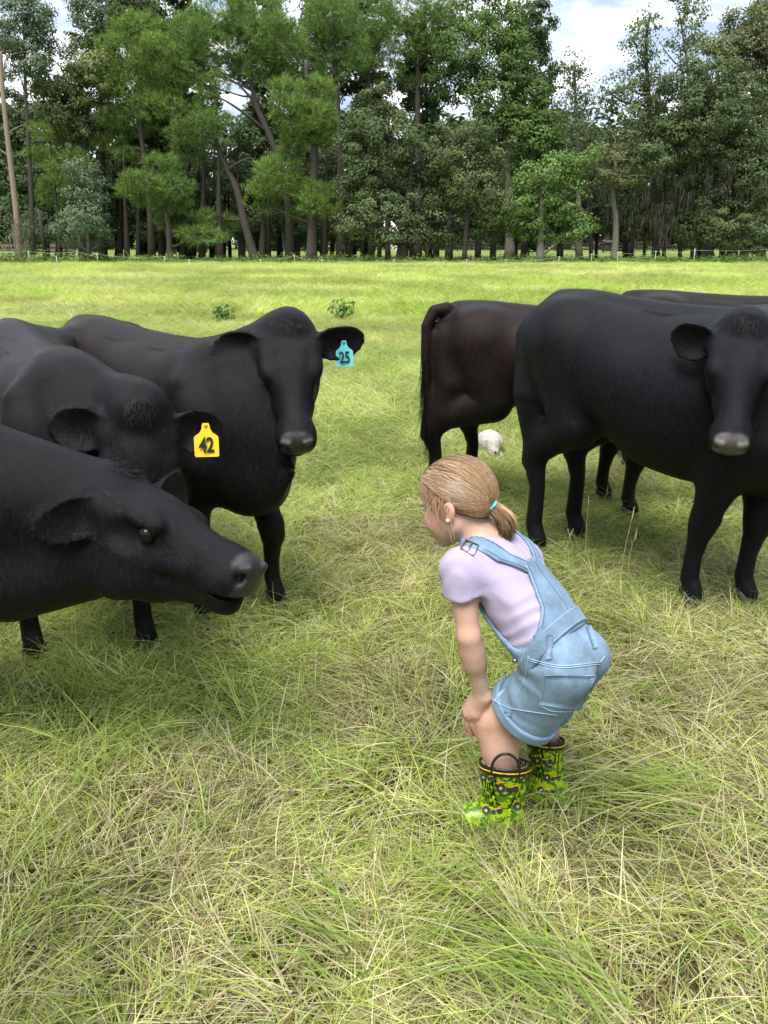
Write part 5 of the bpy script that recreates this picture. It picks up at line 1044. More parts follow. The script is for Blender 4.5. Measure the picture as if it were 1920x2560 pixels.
q = hl(V); bl = .45 * np.exp(-(((q - np.array((.062, 0, -.035))) * (1, 0, 1)) ** 2).sum(1) / .0009) * (np.abs(q[:, 1]) > .01)
bl += .5 * np.exp(-((q - np.array((.1, 0, -.03))) ** 2).sum(1) / .0004) + .55 * np.exp(-((q - np.array((-.014, .082, -.008))) ** 2).sum(1) / .0012) + .9 * np.exp(-((q - np.array((.09, 0, -.061))) ** 2 * (1, 1, 4)).sum(1) / .0004)
for f in fing: bl += .55 * np.exp(-((V - f[2]) ** 2).sum(1) / .00025) + .22 * np.exp(-((V - f[0]) ** 2).sum(1) / .0002)
bl += .25 * np.exp(-((V - J['knL']) ** 2).sum(1) / .003) + .25 * np.exp(-((V - J['elL']) ** 2).sum(1) / .0012)
gobj('body', V, F, M_skin, None, True, {'blush': np.clip(bl, 0, 1)})
# nails
for f in fing:
    d = (f[2] - f[1]) / np.linalg.norm(f[2] - f[1]); n = at(1180, 1800, .1) * 0 + (np.array((0, 0, CAM_H)) - f[2]); n -= d * (n @ d); n /= np.linalg.norm(n); s = np.cross(d, n)
    Vn = [f[2] + d * (.001 + .0055 * math.cos(a)) + s * .0042 * math.sin(a) + n * .0068 for a in np.linspace(0, 2 * math.pi, 12, endpoint=False)]
    gobj('fingernail', Vn, [tuple(range(12))], plain('nail', (.70, .42, .36), .3), None, False)
# eyes with lashes and brows
for s in (1, -1):
    e = obj('eye', mesh('girl_eye', *uv_sphere(.0112, 16, 10)), plain('eye_white', (.75, .73, .70), .15, .02), girl); e.location = hd_w(.0735, s * .029, .001) - GL
    i = obj('iris', mesh('iris', *uv_sphere(.0066, 12, 8, (.5, 1, 1))), plain('iris_blue', (.06, .10, .14), .1), e); i.location = HH @ np.array((.0085, s * .001, 0)); i.rotation_euler = Matrix(HH.tolist()).to_euler()
    r = np.random.default_rng(5); n = 60; t = r.uniform(-1, 1, n); b = np.array([hd_w(.0885 - .0045 * x * x, s * .030 + .014 * x, .0075 - .003 * x * x) for x in t]); dd = np.array([HH @ np.array((1, s * .5 + .3 * x, -.05 + .3 * r.uniform())) for x in t]); dd /= np.linalg.norm(dd, axis=1)[:, None]
    sd = np.cross(dd, HH[:, 2]); sd /= np.linalg.norm(sd, axis=1)[:, None]; Vl, Fl, Cl = strips(b, dd, sd, .0075, .0009, 2, np.tile(HH[:, 2] * .5, (n, 1)), np.tile((.05, .03, .02), (n, 1)))
    gobj('eyelashes', Vl, Fl, M_strand, None, True, {'col': Cl})
    n = 160; t = r.uniform(-1, 1, n); b = np.array([hd_w(.0905 - .014 * (abs(x * .5 + .5)) ** 2, s * (.030 + .017 * x), .021 + .003 * x + r.normal(0, .0014)) for x in t]); dd = np.tile(HH @ np.array((-.3, s * 1.0, .15)), (n, 1)); sd = np.tile(HH[:, 2], (n, 1))
    Vl, Fl, Cl = strips(b, dd / np.linalg.norm(dd[0]), sd, .008, .0009, 2, None, np.array((.16, .095, .05)) * r.uniform(.7, 1.3, (n, 1))); gobj('eyebrow', Vl, Fl, M_strand, None, True, {'col': Cl})

# ---- T-shirt
slv = J['shL'] * .62 + J['elL'] * .38; slR = J['shR'] * .6 + J['elR'] * .4
def folds(p, c):
    v, u, w = c[:, 0], c[:, 1], c[:, 2]
    a = np.clip((.24 - v) / .12, 0, 1) * np.clip((v - .02) / .05, 0, 1) * np.clip((-u + .05) / .08, 0, 1)
    ph = v * 150 + 5 * vnoise(p, 4, 16) + 30 * w * (1 + .5 * vnoise(p, 6, 6)) + 10 * u
    b = np.exp(-((v - .30) / .06) ** 2) * .6
    return -.0055 * a * (np.sin(ph) * .5 + .5) ** 1.5 * (.65 + .35 * vnoise(p, 8, 9)) - .0030 * b * np.sin(u * 120 + v * 60 + 4 * vnoise(p, 9, 14)) - .0015 * vnoise(p, 7, 25)
def shirt_d(p):
    c = tcoord(p); d = torso_d(p, c) - .0065
    for sh, el, s_ in ((J['shL'], J['elL'], slv), (J['shR'], J['elR'], slR)):
        e = smin(rc(p, sh - (el - sh) * .08, s_, .046, .0475), ell(p, sh + np.array((.01, .005, .005)), (.05, .05, .045)), .03)
        n = (el - sh) / np.linalg.norm(el - sh); pl = (p - s_.astype(np.float32)) @ n.astype(np.float32) + .006 * np.sin(p[:, 0] * 60); e = smax(e, pl, .004)
        d = smin(d, e, .028)
    d = d + folds(p, c)
    for sh, el in ((J['shL'], J['elL']), (J['shR'], J['elR'])): d = smax(d, -(rc(p, sh * .70 + el * .30, el, .0395, .034)), .003)
    d = smax(d, -(rc(p, nek - ax_a * .012, hd_w(-.025, 0, -.03), .049, .062)), .006)
    return smax(d, -(c[:, 0] - .005), .004).astype(np.float32)
V, F = sdf_mesh(shirt_d, np.array((.08, 1.5, .42)), np.array((.60, 2.0, .86)), .0058)
sh_o = gobj('t_shirt', V, F, M_shirt)
# sleeve hem ring, collar ring
def ring_on(f, cen, nrm, r0, rad, n=48, off=0.0, arc=(0, 2 * math.pi)):
    u = np.cross(nrm, (0, 0, 1.0)); u /= np.linalg.norm(u); w = np.cross(nrm, u); P_ = []
    for a in np.linspace(arc[0], arc[1], n):
        d = math.cos(a) * u + math.sin(a) * w; t = np.linspace(0, r0, 60); s = f((cen + d * t[:, None]).astype(np.float32)); k = np.flatnonzero(s > 0); P_.append(cen + d * ((t[k[0]] if len(k) else r0) + off))
    return np.array(P_)
# ---- overalls
hemL, hemR = at(1308, 1778, 1.640), at(1360, 1752, 1.745)
hpL, hpR = J['hipL'] + ax_d * .004, J['hipR'] + ax_d * .004
def hem_cut(p, hp, he): n = (he - hp) / np.linalg.norm(he - hp); return (p - he.astype(np.float32)) @ n.astype(np.float32)
LT0, LT1 = .069, .088
def leg_tube(p, hp, he, r0, r1):
    if he is hemR: r0, r1 = r0 - .006, r1 - .016
    n = (he - hp) / np.linalg.norm(he - hp); lat = ax_r - n * (ax_r @ n); lat /= np.linalg.norm(lat); qq = p - hp.astype(np.float32)
    l = qq @ lat.astype(np.float32); p2 = p + (l * .22)[:, None] * lat.astype(np.float32)[None]
    return rc(p2, hp, he + n * .03, r0, r1) * .92
def short_d(p, extra=0.0):
    c = tcoord(p); d = torso_d(p, c) - .010
    d = smax(smax(d, c[:, 0] - .050, .006), -(c[:, 0] + .066), .03)
    for hp, he in ((hpL, hemL), (hpR, hemR)):
        e = leg_tube(p, hp, he, LT0, LT1); e = smax(e, hem_cut(p, hp, he), .004); d = smin(d, e, .035)
    ph = (p @ np.array((60, 40, 95), np.float32)) + 6 * vnoise(p, 3, 11)
    crease = np.exp(-((p - at(1330, 1650, 1.56).astype(np.float32)) ** 2).sum(1) / .006)
    c2 = np.exp(-((p - at(1280, 1735, 1.60).astype(np.float32)) ** 2).sum(1) / .004); d = d - .0042 * crease * np.sin(ph) - .0028 * c2 * np.sin(p @ np.array((30, -60, 130), np.float32) + 5 * vnoise(p, 5, 14)) - .0022 * vnoise(p, 12, 16)
    for hp, he, kn in ((hpL, hemL, J['knL']), (hpR, hemR, J['knR'])):
        n = (he - hp) / np.linalg.norm(he - hp); d = smax(d, -smax(leg_tube(p, hp, he, LT0 - .014, LT1 - .013), -(hem_cut(p, hp, he) + .030), .006), .004)
    return (d - extra).astype(np.float32)
V, F = sdf_mesh(short_d, np.array((.14, 1.40, .24)), np.array((.66, 1.90, .70)), .0072)
ov = gobj('overalls', V, F, M_denim)
def sub(name, V, F, mat, smooth=True): return gobj(name, V, F, mat, ov, smooth)
def cuff(hp, he):
    def f(p):
        h = hem_cut(p, hp, he); e = np.abs(leg_tube(p, hp, he, LT0, LT1) - .003) - .0050; return smax(smax(e, h - .002, .003), -(h + .030), .003).astype(np.float32)
    c = (hp * .15 + he * .85); return sdf_mesh(f, c - .14, c + .14, .0052)
for a_, b_ in ((hpL, hemL), (hpR, hemR)): sub('cuff', *cuff(a_, b_), M_denim)
def band_d(p):
    c = tcoord(p); tilt = .02 * c[:, 2] / .08
    d = np.abs(torso_d(p, c) - .0185) - .0040; return smax(smax(d, c[:, 0] - .058 - tilt, .003), -(c[:, 0] - .020 - tilt), .003).astype(np.float32)
sub('waistband', *sdf_mesh(band_d, np.array((.24, 1.42, .42)), np.array((.60, 1.86, .74)), .0052), M_denim)
def back_d(p):
    c = tcoord(p); v, u, w = c.T
    d = np.abs(torso_d(p, c) - .0125) - .0040
    hwid = np.interp(v, [.03, .07, .082, .11, .195, .23], [.105, .100, .088, .066, .036, .030]); m = np.maximum(np.maximum(np.abs(u) - hwid, v - .226), .03 - v)
    return smax(smax(d, m * .9, .003), -(w - .0), .004).astype(np.float32)
def front_d(p):
    c = tcoord(p); v, u, w = c.T; d = np.abs(torso_d(p, c) - .0125) - .0040
    hwid = np.interp(v, [.03, .08, .14, .24], [.112, .092, .080, .066]); m = np.maximum(np.maximum(np.abs(u) - hwid, v - .235), .03 - v); side = w - np.interp(v, [.06, .12, .16], [.035, -.02, -.03])
    return smax(smax(d, m * .9, .003), side, .004).astype(np.float32)
sub('back_panel', *sdf_mesh(back_d, np.array((.12, 1.45, .46)), np.array((.62, 1.95, .86)), .0042), M_denim)
sub('front_bib', *sdf_mesh(front_d, np.array((.10, 1.45, .42)), np.array((.60, 1.95, .82)), .0058), M_denim)
def strap_d(p, s):
    c = tcoord(p); v, u, w = c.T; d = np.abs(np.minimum(torso_d(p, c) - .0125, smin(torso_d(p, c), ell(p, J['shL' if s < 0 else 'shR'] + np.array((.01, .005, .005)), (.05, .05, .045)), .028) - .0085)) - .0036
    uc = s * np.where(w > -.005, np.interp(v, [.185, .255, .34], [.006, .066, .088]), np.interp(v, [.18, .34], [.052, .078])); m = np.abs(u - uc) * .86 - .0165
    m = np.maximum(m, np.where(w > -.005, .195 - v, .20 - v)); return smax(d, m, .003).astype(np.float32)
for s in (-1, 1): sub('strap', *sdf_mesh(lambda p, s=s: strap_d(p, s), np.array((.08, 1.50, .55)), np.array((.48, 1.98, .88)), .0040), M_denim)
# details laid on the cloth: follow the line of sight to the garment, then sit on its surface
def all_d(p):
    d = np.minimum(short_d(p), np.minimum(band_d(p), np.minimum(back_d(p), np.minimum(strap_d(p, -1), strap_d(p, 1))))); d = np.minimum(d, shirt_d(p))
    for a_, b_ in ((hpL, hemL), (hpR, hemR)): d = np.minimum(d, np.abs(leg_tube(p, a_, b_, LT0, LT1) - .003) - .0050 + 100 * ((hem_cut(p, a_, b_) > .002) | (hem_cut(p, a_, b_) < -.03)))
    return d
def hit(pix, f, t0=1.6, t1=2.4):
    pix = np.asarray(pix, float); r, u = (pix[:, 0] - 960) / FPX, -(pix[:, 1] - 1280) / FPX
    D = np.stack([r, _c + u * _s, -_s + u * _c], 1); D /= np.linalg.norm(D, axis=1)[:, None]; t = np.full(len(pix), t0); O = np.array((0, 0, CAM_H))
    for _ in range(38): t = np.minimum(t + np.clip(f((O + D * t[:, None]).astype(np.float32)), -.02, .12) * .8, t1)
    P_ = O + D * t[:, None]; e = .002; d0 = f(P_.astype(np.float32)); g = np.stack([f((P_ + np.eye(3)[i] * e).astype(np.float32)) - d0 for i in range(3)], 1); g /= np.linalg.norm(g, axis=1)[:, None] + 1e-9
    return P_, g
def lay_tube(pix, rad, f=all_d, n=24, lift=.0008, sides=6):
    P_, g = hit(spline(pix, n), f); return tube(P_ + g * lift, rad, sides)
def lay_patch(quad, nu, nv, th, f=all_d, lift=.0):
    a, b, c, d = [np.array(x, float) for x in quad]; uu, vv = np.meshgrid(np.linspace(0, 1, nu), np.linspace(0, 1, nv), indexing='ij'); uu, vv = uu.ravel()[:, None], vv.ravel()[:, None]
    px = (a * (1 - uu) + b * uu) * (1 - vv) + (d * (1 - uu) + c * uu) * vv; P_, g = hit(px, f)
    top = P_ + g * (lift + th); bot = P_ + g * (lift - .002); V = np.concatenate([top, bot]); N = nu * nv; F_ = []
    for i in range(nu - 1):
        for j in range(nv - 1):
            k = i * nv + j; F_.append((k, k + 1, k + nv + 1, k + nv)); F_.append((N + k, N + k + nv, N + k + nv + 1, N + k + 1))
    rim = [i * nv for i in range(nu)] + [(nu - 1) * nv + j for j in range(1, nv)] + [i * nv + nv - 1 for i in range(nu - 2, -1, -1)] + [j for j in range(nv - 2, 0, -1)]
    for i in range(len(rim)): a_, b_ = rim[i], rim[(i + 1) % len(rim)]; F_.append((a_, N + a_, N + b_, b_))
    return V, F_
pk = sub('back_pocket', *lay_patch([(1363, 1688), (1488, 1690), (1452, 1776), (1350, 1760)], 10, 8, .0022), M_denim)
def thread(parent, pix, rad=.0011, mat=None, n=26): V_, F_ = lay_tube(pix, rad, n=n); return gobj('seam', V_, F_, mat or M_denim_l, parent)
for pts_ in ([(1363, 1688), (1425, 1692), (1489, 1688)], [(1363, 1688), (1356, 1725), (1349, 1762)], [(1349, 1762), (1385, 1778), (1452, 1776)], [(1489, 1688), (1478, 1728), (1452, 1776)], [(1367, 1699), (1425, 1703), (1484, 1699)]): thread(ov, pts_)
for pts_ in ([(1322, 1646), (1400, 1664), (1500, 1656)], [(1322, 1651), (1400, 1669), (1500, 1661)], [(1321, 1640), (1312, 1700), (1290, 1745), (1274, 1790)], [(1500, 1656), (1512, 1640)], [(1222, 1740), (1250, 1760), (1285, 1772), (1335, 1780), (1395, 1788)]): thread(ov, pts_, .0013)
def on_torso(v, u, off, side=1):
    """Points on the torso at height v, lateral u, lifted off the skin; side +1 back, -1 front."""
    v, u = np.broadcast_arrays(np.asarray(v, float), np.asarray(u, float)); lo_, hi_ = np.zeros(len(v)), np.full(len(v), .16)
    for _ in range(24):
        w = (lo_ + hi_) / 2; P_ = pel + np.stack([v, u, w * side], 1) @ np.stack([ax_a, ax_r, ax_d], 0); ins = torso_d(P_.astype(np.float32)) < off; lo_ = np.where(ins, w, lo_); hi_ = np.where(ins, hi_, w)
    return P_
def stitch(v, u, off, rad, mat): V_, F_ = tube(on_torso(v, u, off), rad, 5); gobj('seam', V_, F_, mat, ov)
hv = np.linspace(.075, .215, 26); hu = np.interp(hv, [.03, .07, .082, .11, .195, .23], [.105, .100, .088, .066, .036, .030])
for s_ in (-1, 1): stitch(hv, s_ * hu, .0165, .0012, M_denim_l); stitch(hv, s_ * (hu - .006), .0166, .0007, M_denim_d)
stitch(np.linspace(.07, .21, 20), np.full(20, .004), .0166, .0008, M_denim_d)
sv_ = np.linspace(.20, .315, 22); su = np.interp(sv_, [.185, .255, .34], [.006, .066, .088])
for s_ in (-1, 1):
    for o_ in (-.0135, .0135): stitch(sv_, s_ * su + o_, .0164, .0009, M_denim_d)
bu = np.linspace(-.095, .095, 30)
for v0 in (.058, .020): 
    wv = on_torso(np.full(30, v0), bu, .0225); tl = .02 * ((wv - pel) @ ax_d) / .08; stitch(v0 + tl + (-.004 if v0 > .03 else .004), bu, .0226, .0009, M_denim_l)
for v0 in (.030, .050):
    bp_ = on_torso([v0], [-.088], .0215, -1)[0]; o = obj('button', mesh('button', *uv_sphere(.0065, 12, 6, (1, 1, .45))), M_metal, ov); o.location = bp_ - GL; o.rotation_euler = Vector(-ax_r).to_track_quat('Z', 'Y').to_euler()
for qd in ([(1366, 1588), (1380, 1588), (1381, 1647), (1367, 1647)], [(1464, 1570), (1476, 1564), (1492, 1618), (1482, 1624)], [(1262, 1766), (1283, 1772), (1281, 1790), (1260, 1784)]): sub('belt_loop', *lay_patch(qd, 3, 8, .0040), M_denim)
V_, F_ = lay_patch([(1232, 1752), (1240, 1755), (1266, 1722), (1254, 1722)], 4, 8, .0006); sub('frayed_patch', V_, F_, M_denim_l)
# strap buckle
bp, bg = hit([(1168, 1352), (1196, 1366), (1180, 1390), (1152, 1374)], all_d); bp = bp + bg * .004; V_, F_ = tube(np.vstack([bp, bp[:1]])[[0, 1, 2, 3, 4]], .0022, 6); sub('buckle', V_, F_, M_metal)
bp2, bg2 = hit([(1182, 1359), (1166, 1382)], all_d); V_, F_ = tube(bp2 + bg2 * .0045, .0018, 6); sub('buckle', V_, F_, M_metal)
# sleeve hem stitch
n_ = (J['elL'] - J['shL']) / np.linalg.norm(J['elL'] - J['shL']); rg = ring_on(shirt_d, slv - n_ * .016, n_, .09, 0, 40, .0002); V_, F_ = tube(rg, .0011, 5); gobj('hem', V_, F_, M_shirt, sh_o)
# ---- hair
tie = hd_w(-.098, .012, -.012)
def hairline(q):
    """> 0 where hair grows."""
    az = np.arctan2(np.abs(q[:, 1]), q[:, 0]); fz = np.interp(az, [0, .6, 1.1, 1.45, 1.75, 2.2, 3.14], [.098, .090, .058, .030, -.004, -.048, -.066]); return q[:, 2] - fz
def cap_d(p):
    q = hl(p); d = skull(q) - .0055; d = smin(d, ell(q, (-.065, 0, .0), (.035, .048, .05)), .04); hlx = hairline(q)
    d = d + .003 * np.sin(q[:, 1] * 90 + q[:, 0] * 20) * .4
    return (smax(d, -hlx * .8, .010) * HS).astype(np.float32)
V, F = sdf_mesh(cap_d, hc - .15, hc + .15, .0062); hair = gobj('hair', V, F, M_hairmass)
r = np.random.default_rng(11)
def cols(n): 
    base = np.array([(.27, .165, .088), (.39, .255, .140), (.19, .110, .056), (.52, .36, .21)])[r.choice(4, n, p=[.4, .28, .2, .12])]; return base * r.uniform(.85, 1.15, (n, 1))
def strands(paths, wd, colr):
    Vs, Fs, Cs, nb = [], [], [], 0
    for P_, c in zip(paths, colr):
        T = np.gradient(P_, axis=0); T /= np.linalg.norm(T, axis=1)[:, None] + 1e-9; out = P_ - hc; S_ = np.cross(T, out); S_ /= np.linalg.norm(S_, axis=1)[:, None] + 1e-9
        w = wd * np.interp(np.linspace(0, 1, len(P_)), [0, .15, .8, 1], [.4, 1, 1, .25])[:, None] / 2; V = np.stack([P_ - S_ * w, P_ + S_ * w], 1).reshape(-1, 3); m = len(P_)
        Fs.append(np.array([(2 * i, 2 * i + 1, 2 * i + 3, 2 * i + 2) for i in range(m - 1)]) + nb); Vs.append(V); Cs.append(np.tile(c, (2 * m, 1))); nb += 2 * m
    return np.concatenate(Vs), np.concatenate(Fs), np.concatenate(Cs)
def over_cap(q0, q1, n, lift, sag=0.0, wave=0.0):
    """Path over the head from q0 to q1 (head frame)."""
    t = np.linspace(0, 1, n)[:, None]; P_ = q0 * (1 - t) + q1 * t; c0 = np.array((-.012, 0, .035)); dv = P_ - c0; dv /= np.linalg.norm(dv, axis=1)[:, None]
    dv[:, 2] -= sag * np.sin(t[:, 0] * math.pi); dv /= np.linalg.norm(dv, axis=1)[:, None]
    s = np.full(n, .06)
    for _ in range(14): s = s - smin(skull((c0 + dv * s[:, None]).astype(np.float32)), ell((c0 + dv * s[:, None]).astype(np.float32), (-.065, 0, .0), (.035, .048, .05)), .04) * .8
    s = s + .0062 + lift; k = np.clip((t[:, 0] - .82) / .18, 0, 1); X = c0 + dv * s[:, None]; X = X * (1 - k[:, None]) + (q1) * k[:, None]
    return X
tq = np.array((-.098, .012, -.012)); paths = []
while len(paths) < 3400:
    az = r.uniform(0, 2 * math.pi); el = r.uniform(-.75, 1.5); dv = np.array((math.cos(az) * math.cos(el), math.sin(az) * math.cos(el), math.sin(el))); qs = np.array((-.012, 0, .035)) + dv * .085
    if hairline(qs[None])[0] < .002 or qs[0] < -.075: continue
    if r.uniform() < .45:                                     # start on the hairline itself
        a2 = r.uniform(-2.2, 2.2); z = np.interp(abs(a2), [0, .6, 1.1, 1.45, 1.75, 2.2, 3.14], [.098, .090, .058, .030, -.004, -.048, -.066]); qs = np.array((-.012 + math.cos(a2) * .088, math.sin(a2) * .072, z + .003))
    X = over_cap(qs, tq + r.normal(0, .006, 3), 12, r.uniform(.0, .0045), r.uniform(-.05, .12)); paths.append(hc + HS * (X @ HH.T))
V_, F_, C_ = strands(paths, .0013, cols(len(paths))); st = gobj('hair_strands', V_, F_, M_strand, None, True, {'col': C_}); st['kind'] = 'stuff'
# loose wisps over temple and cheek, fuzz on the crown
paths = []
for i in range(80):
    a2 = r.uniform(.75, 1.5); z = np.interp(a2, [0, .6, 1.1, 1.45, 1.75], [.098, .090, .058, .030, -.004]); q0 = np.array((-.012 + math.cos(a2) * .090, math.sin(a2) * .076, z + .006)); q1 = q0 + np.array((r.uniform(-.035, .01), r.uniform(.004, .014), -r.uniform(.05, .135))); t = np.linspace(0, 1, 12)[:, None]
    X = q0 * (1 - t) + q1 * t + np.array((r.uniform(-.012, .02), r.uniform(.004, .012), 0)) * np.sin(t * math.pi) + np.array((.006 * r.normal(), 0, 0)) * np.sin(t * 2.4 * math.pi); paths.append(hc + HS * (X @ HH.T))
for i in range(260):
    az = r.uniform(0, 6.28); el = r.uniform(.0, 1.5); dv = np.array((math.cos(az) * math.cos(el), math.sin(az) * math.cos(el), math.sin(el))); q0 = np.array((-.012, 0, .035)) + dv * np.array((.098, .079, .083)); 
    if q0[0] > .04: continue
    d2 = (tq - q0); d2 /= np.linalg.norm(d2); t = np.linspace(0, 1, 8)[:, None]; L = r.uniform(.02, .06); X = q0 + d2 * L * t + dv * (r.uniform(.004, .016) * np.sin(t * math.pi * r.uniform(.4, 1.0))); paths.append(hc + HS * (X @ HH.T))
V_, F_, C_ = strands(paths, .0011, cols(len(paths)) * 1.25); st = gobj('loose_hair', V_, F_, M_strand, None, True, {'col': C_}); st['kind'] = 'stuff'
# ponytail
tw = hd_w(*tq); p1 = at(1262, 1296, 1.742); p2 = at(1270, 1322, 1.735); p3 = at(1262, 1352, 1.735); core = spline([tw, p1, p2, p3], 14); paths = []
for i in range(700):
    o = r.normal(0, 1, 3); o /= np.linalg.norm(o) + 1e-9; rad = np.interp(np.linspace(0, 1, 14), [0, .12, .45, .8, 1], [.007, .018, .027, .024, .015])[:, None] * math.sqrt(r.uniform()); L = r.integers(9, 15); X = core + o * rad; X = X[:L] + r.normal(0, .0006, (L, 3)); paths.append(X)
V_, F_, C_ = strands(paths, .0024, cols(len(paths)) * 1.15); gobj('ponytail', V_, F_, M_strand, None, True, {'col': C_})
td = p1 - tw; td /= np.linalg.norm(td); u_ = np.cross(td, (0, 0, 1)); u_ /= np.linalg.norm(u_); w_ = np.cross(td, u_)
V_, F_ = tube([tw + td * .012 + .0135 * (math.cos(a) * u_ + math.sin(a) * w_) for a in np.linspace(0, 2 * math.pi, 22)], .0036, 7); gobj('hair_tie', V_, F_, plain('turquoise_elastic', (.10, .52, .62), .6))
# pearl ear stud
o = obj('ear_stud', mesh('ear_stud', *uv_sphere(.0042, 14, 10)), plain('pearl', (.80, .78, .76), .22, .02), girl); o.location = hd_w(-.012, .0865, -.036) - GL
# ---- rubber boots
t_ = NT('camouflage_rubber'); v_ = t_.coord(); a_ = t_.noise(t_.mapping(v_, (1, 1, 1.7)), 38, 3, .55); b_ = t_.noise(t_.mapping(v_, (1, 1, 1.7), loc=(3, 1, 2)), 46, 3, .55)
c_ = t_.ramp(a_, [(.0, (.275, .420, .012)), (.505, (.275, .420, .012)), (.51, (.055, .140, .008)), (1, (.055, .140, .008))], 'CONSTANT'); c_ = t_.mix(t_.ramp(b_, [(.0, 0.), (.66, 1.)], 'CONSTANT'), c_, (.012, .026, .008))
t_.p(col=c_, rough=.28, spec=.5); M_camo = t_.m
M_blackrub = plain('black_rubber', (.012, .011, .011), .35, .1); M_yel = plain('yellow_rubber', (.62, .40, .02), .4, .08); M_lin = plain('beige_lining', (.52, .43, .36), .9, .08, 120)
M_grey = plain('dark_grey_print', (.035, .037, .042), .4, .1)
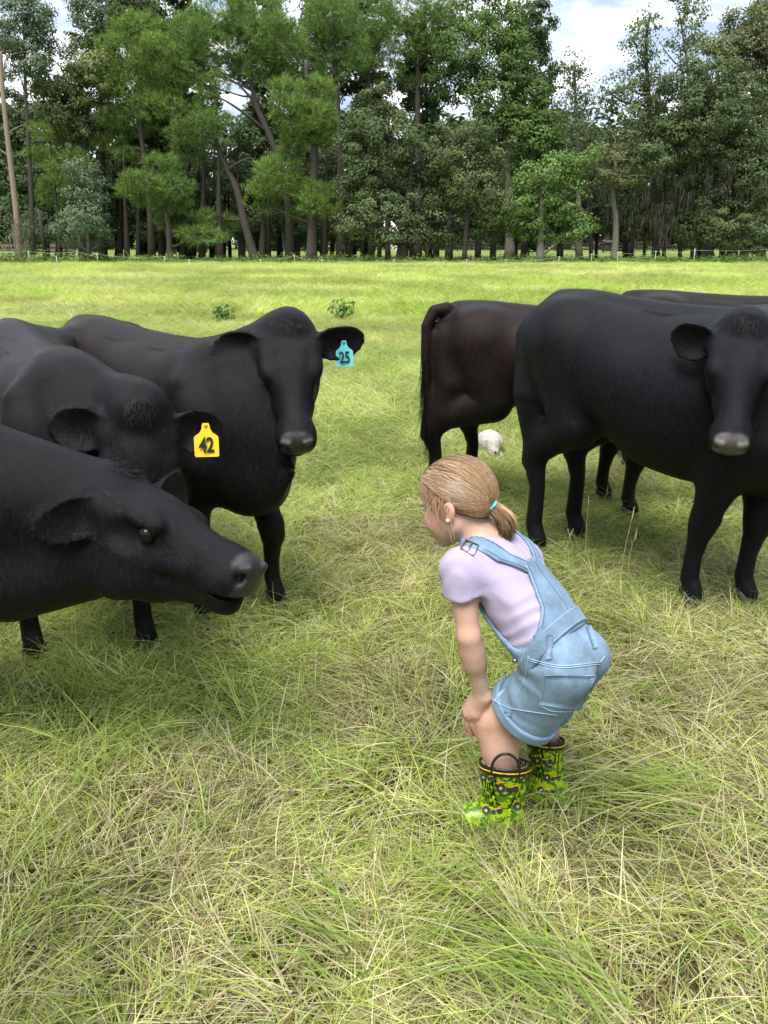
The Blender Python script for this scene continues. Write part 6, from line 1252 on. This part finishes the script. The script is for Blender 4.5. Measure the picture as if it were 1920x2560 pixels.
def make_boot(top, ank, hdg, rx, ry, label, tractors, handles):
    top, ank = np.array(top), np.array(ank); hdg = np.array((hdg[0], hdg[1], 0.)); hdg /= np.linalg.norm(hdg); lat = np.array((-hdg[1], hdg[0], 0)); root = empty('rubber_boot', (0, 0, 0)); root.parent = girl; root['label'] = label
    zt = top[2]; rn = np.array((.06, .34, .93)); rn /= np.linalg.norm(rn); RZ = lambda p: (p - top.astype(np.float32)) @ rn.astype(np.float32)
    def sh(p, o):
        t = np.clip(p[:, 2] / zt, 0, 1)[:, None]; c = ank * (1 - t) + top * t; q = p - c; a, b = q @ hdg, q @ lat; RX = np.interp(t[:, 0], [0, .3, .6, 1], [rx * .80, rx * .80, rx * .93, rx]) + o; RY = np.interp(t[:, 0], [0, .35, 1], [ry * .78, ry * .80, ry]) + o
        k = np.sqrt((a / RX) ** 2 + (b / RY) ** 2); return np.sqrt(a * a + b * b) * (1 - 1 / np.maximum(k, .02))
    foot0 = ank + hdg * -.012; foot1 = ank + hdg * .088
    def f(p):
        d = sh(p, 0.0); d = np.maximum(d, RZ(p)); p2 = p.copy(); p2[:, 2] = (p2[:, 2] - .02) * 1.0 + .02
        e = rc(p2, (foot0[0], foot0[1], .036), (foot1[0], foot1[1], .026), .044, .036); d = smin(d, e, .03); d = smax(d, -p[:, 2] + .004, .004)
        return smax(d, -smax(sh(p, -.0045), -(p[:, 2] - .03), .004), .002).astype(np.float32)
    lo_, hi_ = np.minimum(np.minimum(top, ank), foot1) - .10, np.maximum(np.maximum(top, ank), foot1) + .10; lo_[2] = -.01; hi_[2] = zt + .06
    B = lambda n, V, F, m, par=root, sm=True: obj(n, mesh(n, np.asarray(V) - GL, F, sm), m, par)
    V, F = sdf_mesh(f, lo_, hi_, .0052); B('shell', V, F, M_camo)
    def band(z0, z1, o, th): return lambda p: smax(np.maximum(RZ(p) - z1, z0 - RZ(p)), np.abs(sh(p, o)) - th, .001).astype(np.float32)
    b_ = band(-.020, .003, .0006, .0030); V, F = sdf_mesh(b_, lo_, hi_, .0040); B('rim', V, F, M_blackrub)
    b_ = band(-.0115, -.0075, .0022, .0030); V, F = sdf_mesh(b_, lo_, hi_, .0030); B('stripe', V, F, M_yel)
    b_ = band(-.08, .001, -.0075, .0012); V, F = sdf_mesh(b_, lo_, hi_, .0040); B('lining', V, F, M_lin)
    def sole(p): e = rc(p, (foot0[0], foot0[1], .012), (foot1[0], foot1[1], .012), .047, .039); return smax(e, np.abs(p[:, 2] - .007) - .007, .002).astype(np.float32)
    V, F = sdf_mesh(sole, lo_, hi_, .0052); B('sole', V, F, M_blackrub)
    for a0, a1 in handles:
        e = lambda a: (lambda x: x - np.array((0, 0, 1)) * ((x - top) @ rn) / rn[2])(top + hdg * rx * 1.03 * math.cos(a) + lat * ry * 1.05 * math.sin(a)); A_, B_ = e(a0), e(a1); mid = (A_ + B_) / 2; P_ = [A_ + (0, 0, -.015)] + [mid + (A_ - mid) * math.cos(t) + np.array((0, 0, .046)) * math.sin(t) for t in np.linspace(0, math.pi, 14)] + [B_ + (0, 0, -.015)]
        V, F = tube(P_, .0036, 8); B('handle', V, F, M_blackrub)
    # printed tractors
    fo = lambda p: f(p)
    def disc(mb, cx, cy, rr, lift, n=12, sc=(1, 1)):
        P_, g = hit([(cx, cy)] + [(cx + rr * sc[0] * math.cos(a), cy + rr * sc[1] * math.sin(a)) for a in np.linspace(0, 2 * math.pi, n, endpoint=False)], fo); mb.add(P_ + g * lift - GL, [(0, 1 + i, 1 + (i + 1) % n) for i in range(n)])
    def poly(mb, pts_, lift):
        P_, g = hit(pts_, fo); mb.add(P_ + g * lift - GL, [(0, i, i + 1) for i in range(1, len(pts_) - 1)])
    for tx, ty, s in tractors:
        Y, K, W_ = MB(), MB(), MB()
        q_ = lambda pts_: [(tx + x * s, ty + y * s) for x, y in pts_]
        poly(Y, q_([(-26, -8), (-20, -14), (-8, -13), (-4, -9), (28, -9), (30, -2), (8, 1), (-14, -2)]), .0007); poly(K, q_([(2, 1), (24, 0), (23, 6), (4, 7)]), .0005); poly(Y, q_([(2, -2), (20, -3), (17, 2), (4, 3)]), .0009)
        disc(K, tx - 14 * s, ty + 4 * s, 12 * s, .0010); disc(W_, tx - 14 * s, ty + 4 * s, 4.2 * s, .0013, 8); disc(K, tx + 6 * s, ty + 9 * s, 7 * s, .0010, 10); disc(K, tx + 23 * s, ty + 7 * s, 7.5 * s, .0010, 10)
        Y.V += K.V + W_.V; nY = len(Y.V) - len(K.V) - len(W_.V); F1 = [tuple(i + nY for i in q_) for q_ in K.F]; F2 = [tuple(i + nY + len(K.V) for i in q_) for q_ in W_.F]; n1, n2 = len(Y.F), len(F1); Y.F += F1 + F2
        po = Y.build('tractor_print', [M_yel, M_grey, M_lin], root, False); po['kind'] = 'stuff'; po.data.polygons.foreach_set('material_index', np.array([0] * n1 + [1] * n2 + [2] * len(F2), np.int32))
    return root
make_boot(at(1262, 1907, 1.645), (.312, 1.648, 0), (-.86, -.15), .064, .056, 'near rubber boot with camouflage and yellow tractors', [(1266, 1966, 1.0), (1306, 2012, .9), (1228, 2022, .9), (1220, 1940, .75), (1312, 1940, .7)], [(.75, 1.85), (-2.0, -.9)])
make_boot(at(1362, 1846, 1.735), (.450, 1.738, 0), (-.80, .35), .050, .047, 'far rubber boot with camouflage and yellow tractors', [(1356, 1898, .85), (1378, 1940, .75), (1362, 1972, .75), (1376, 2004, .7)], [(.9, 2.0), (-2.2, -1.0)])
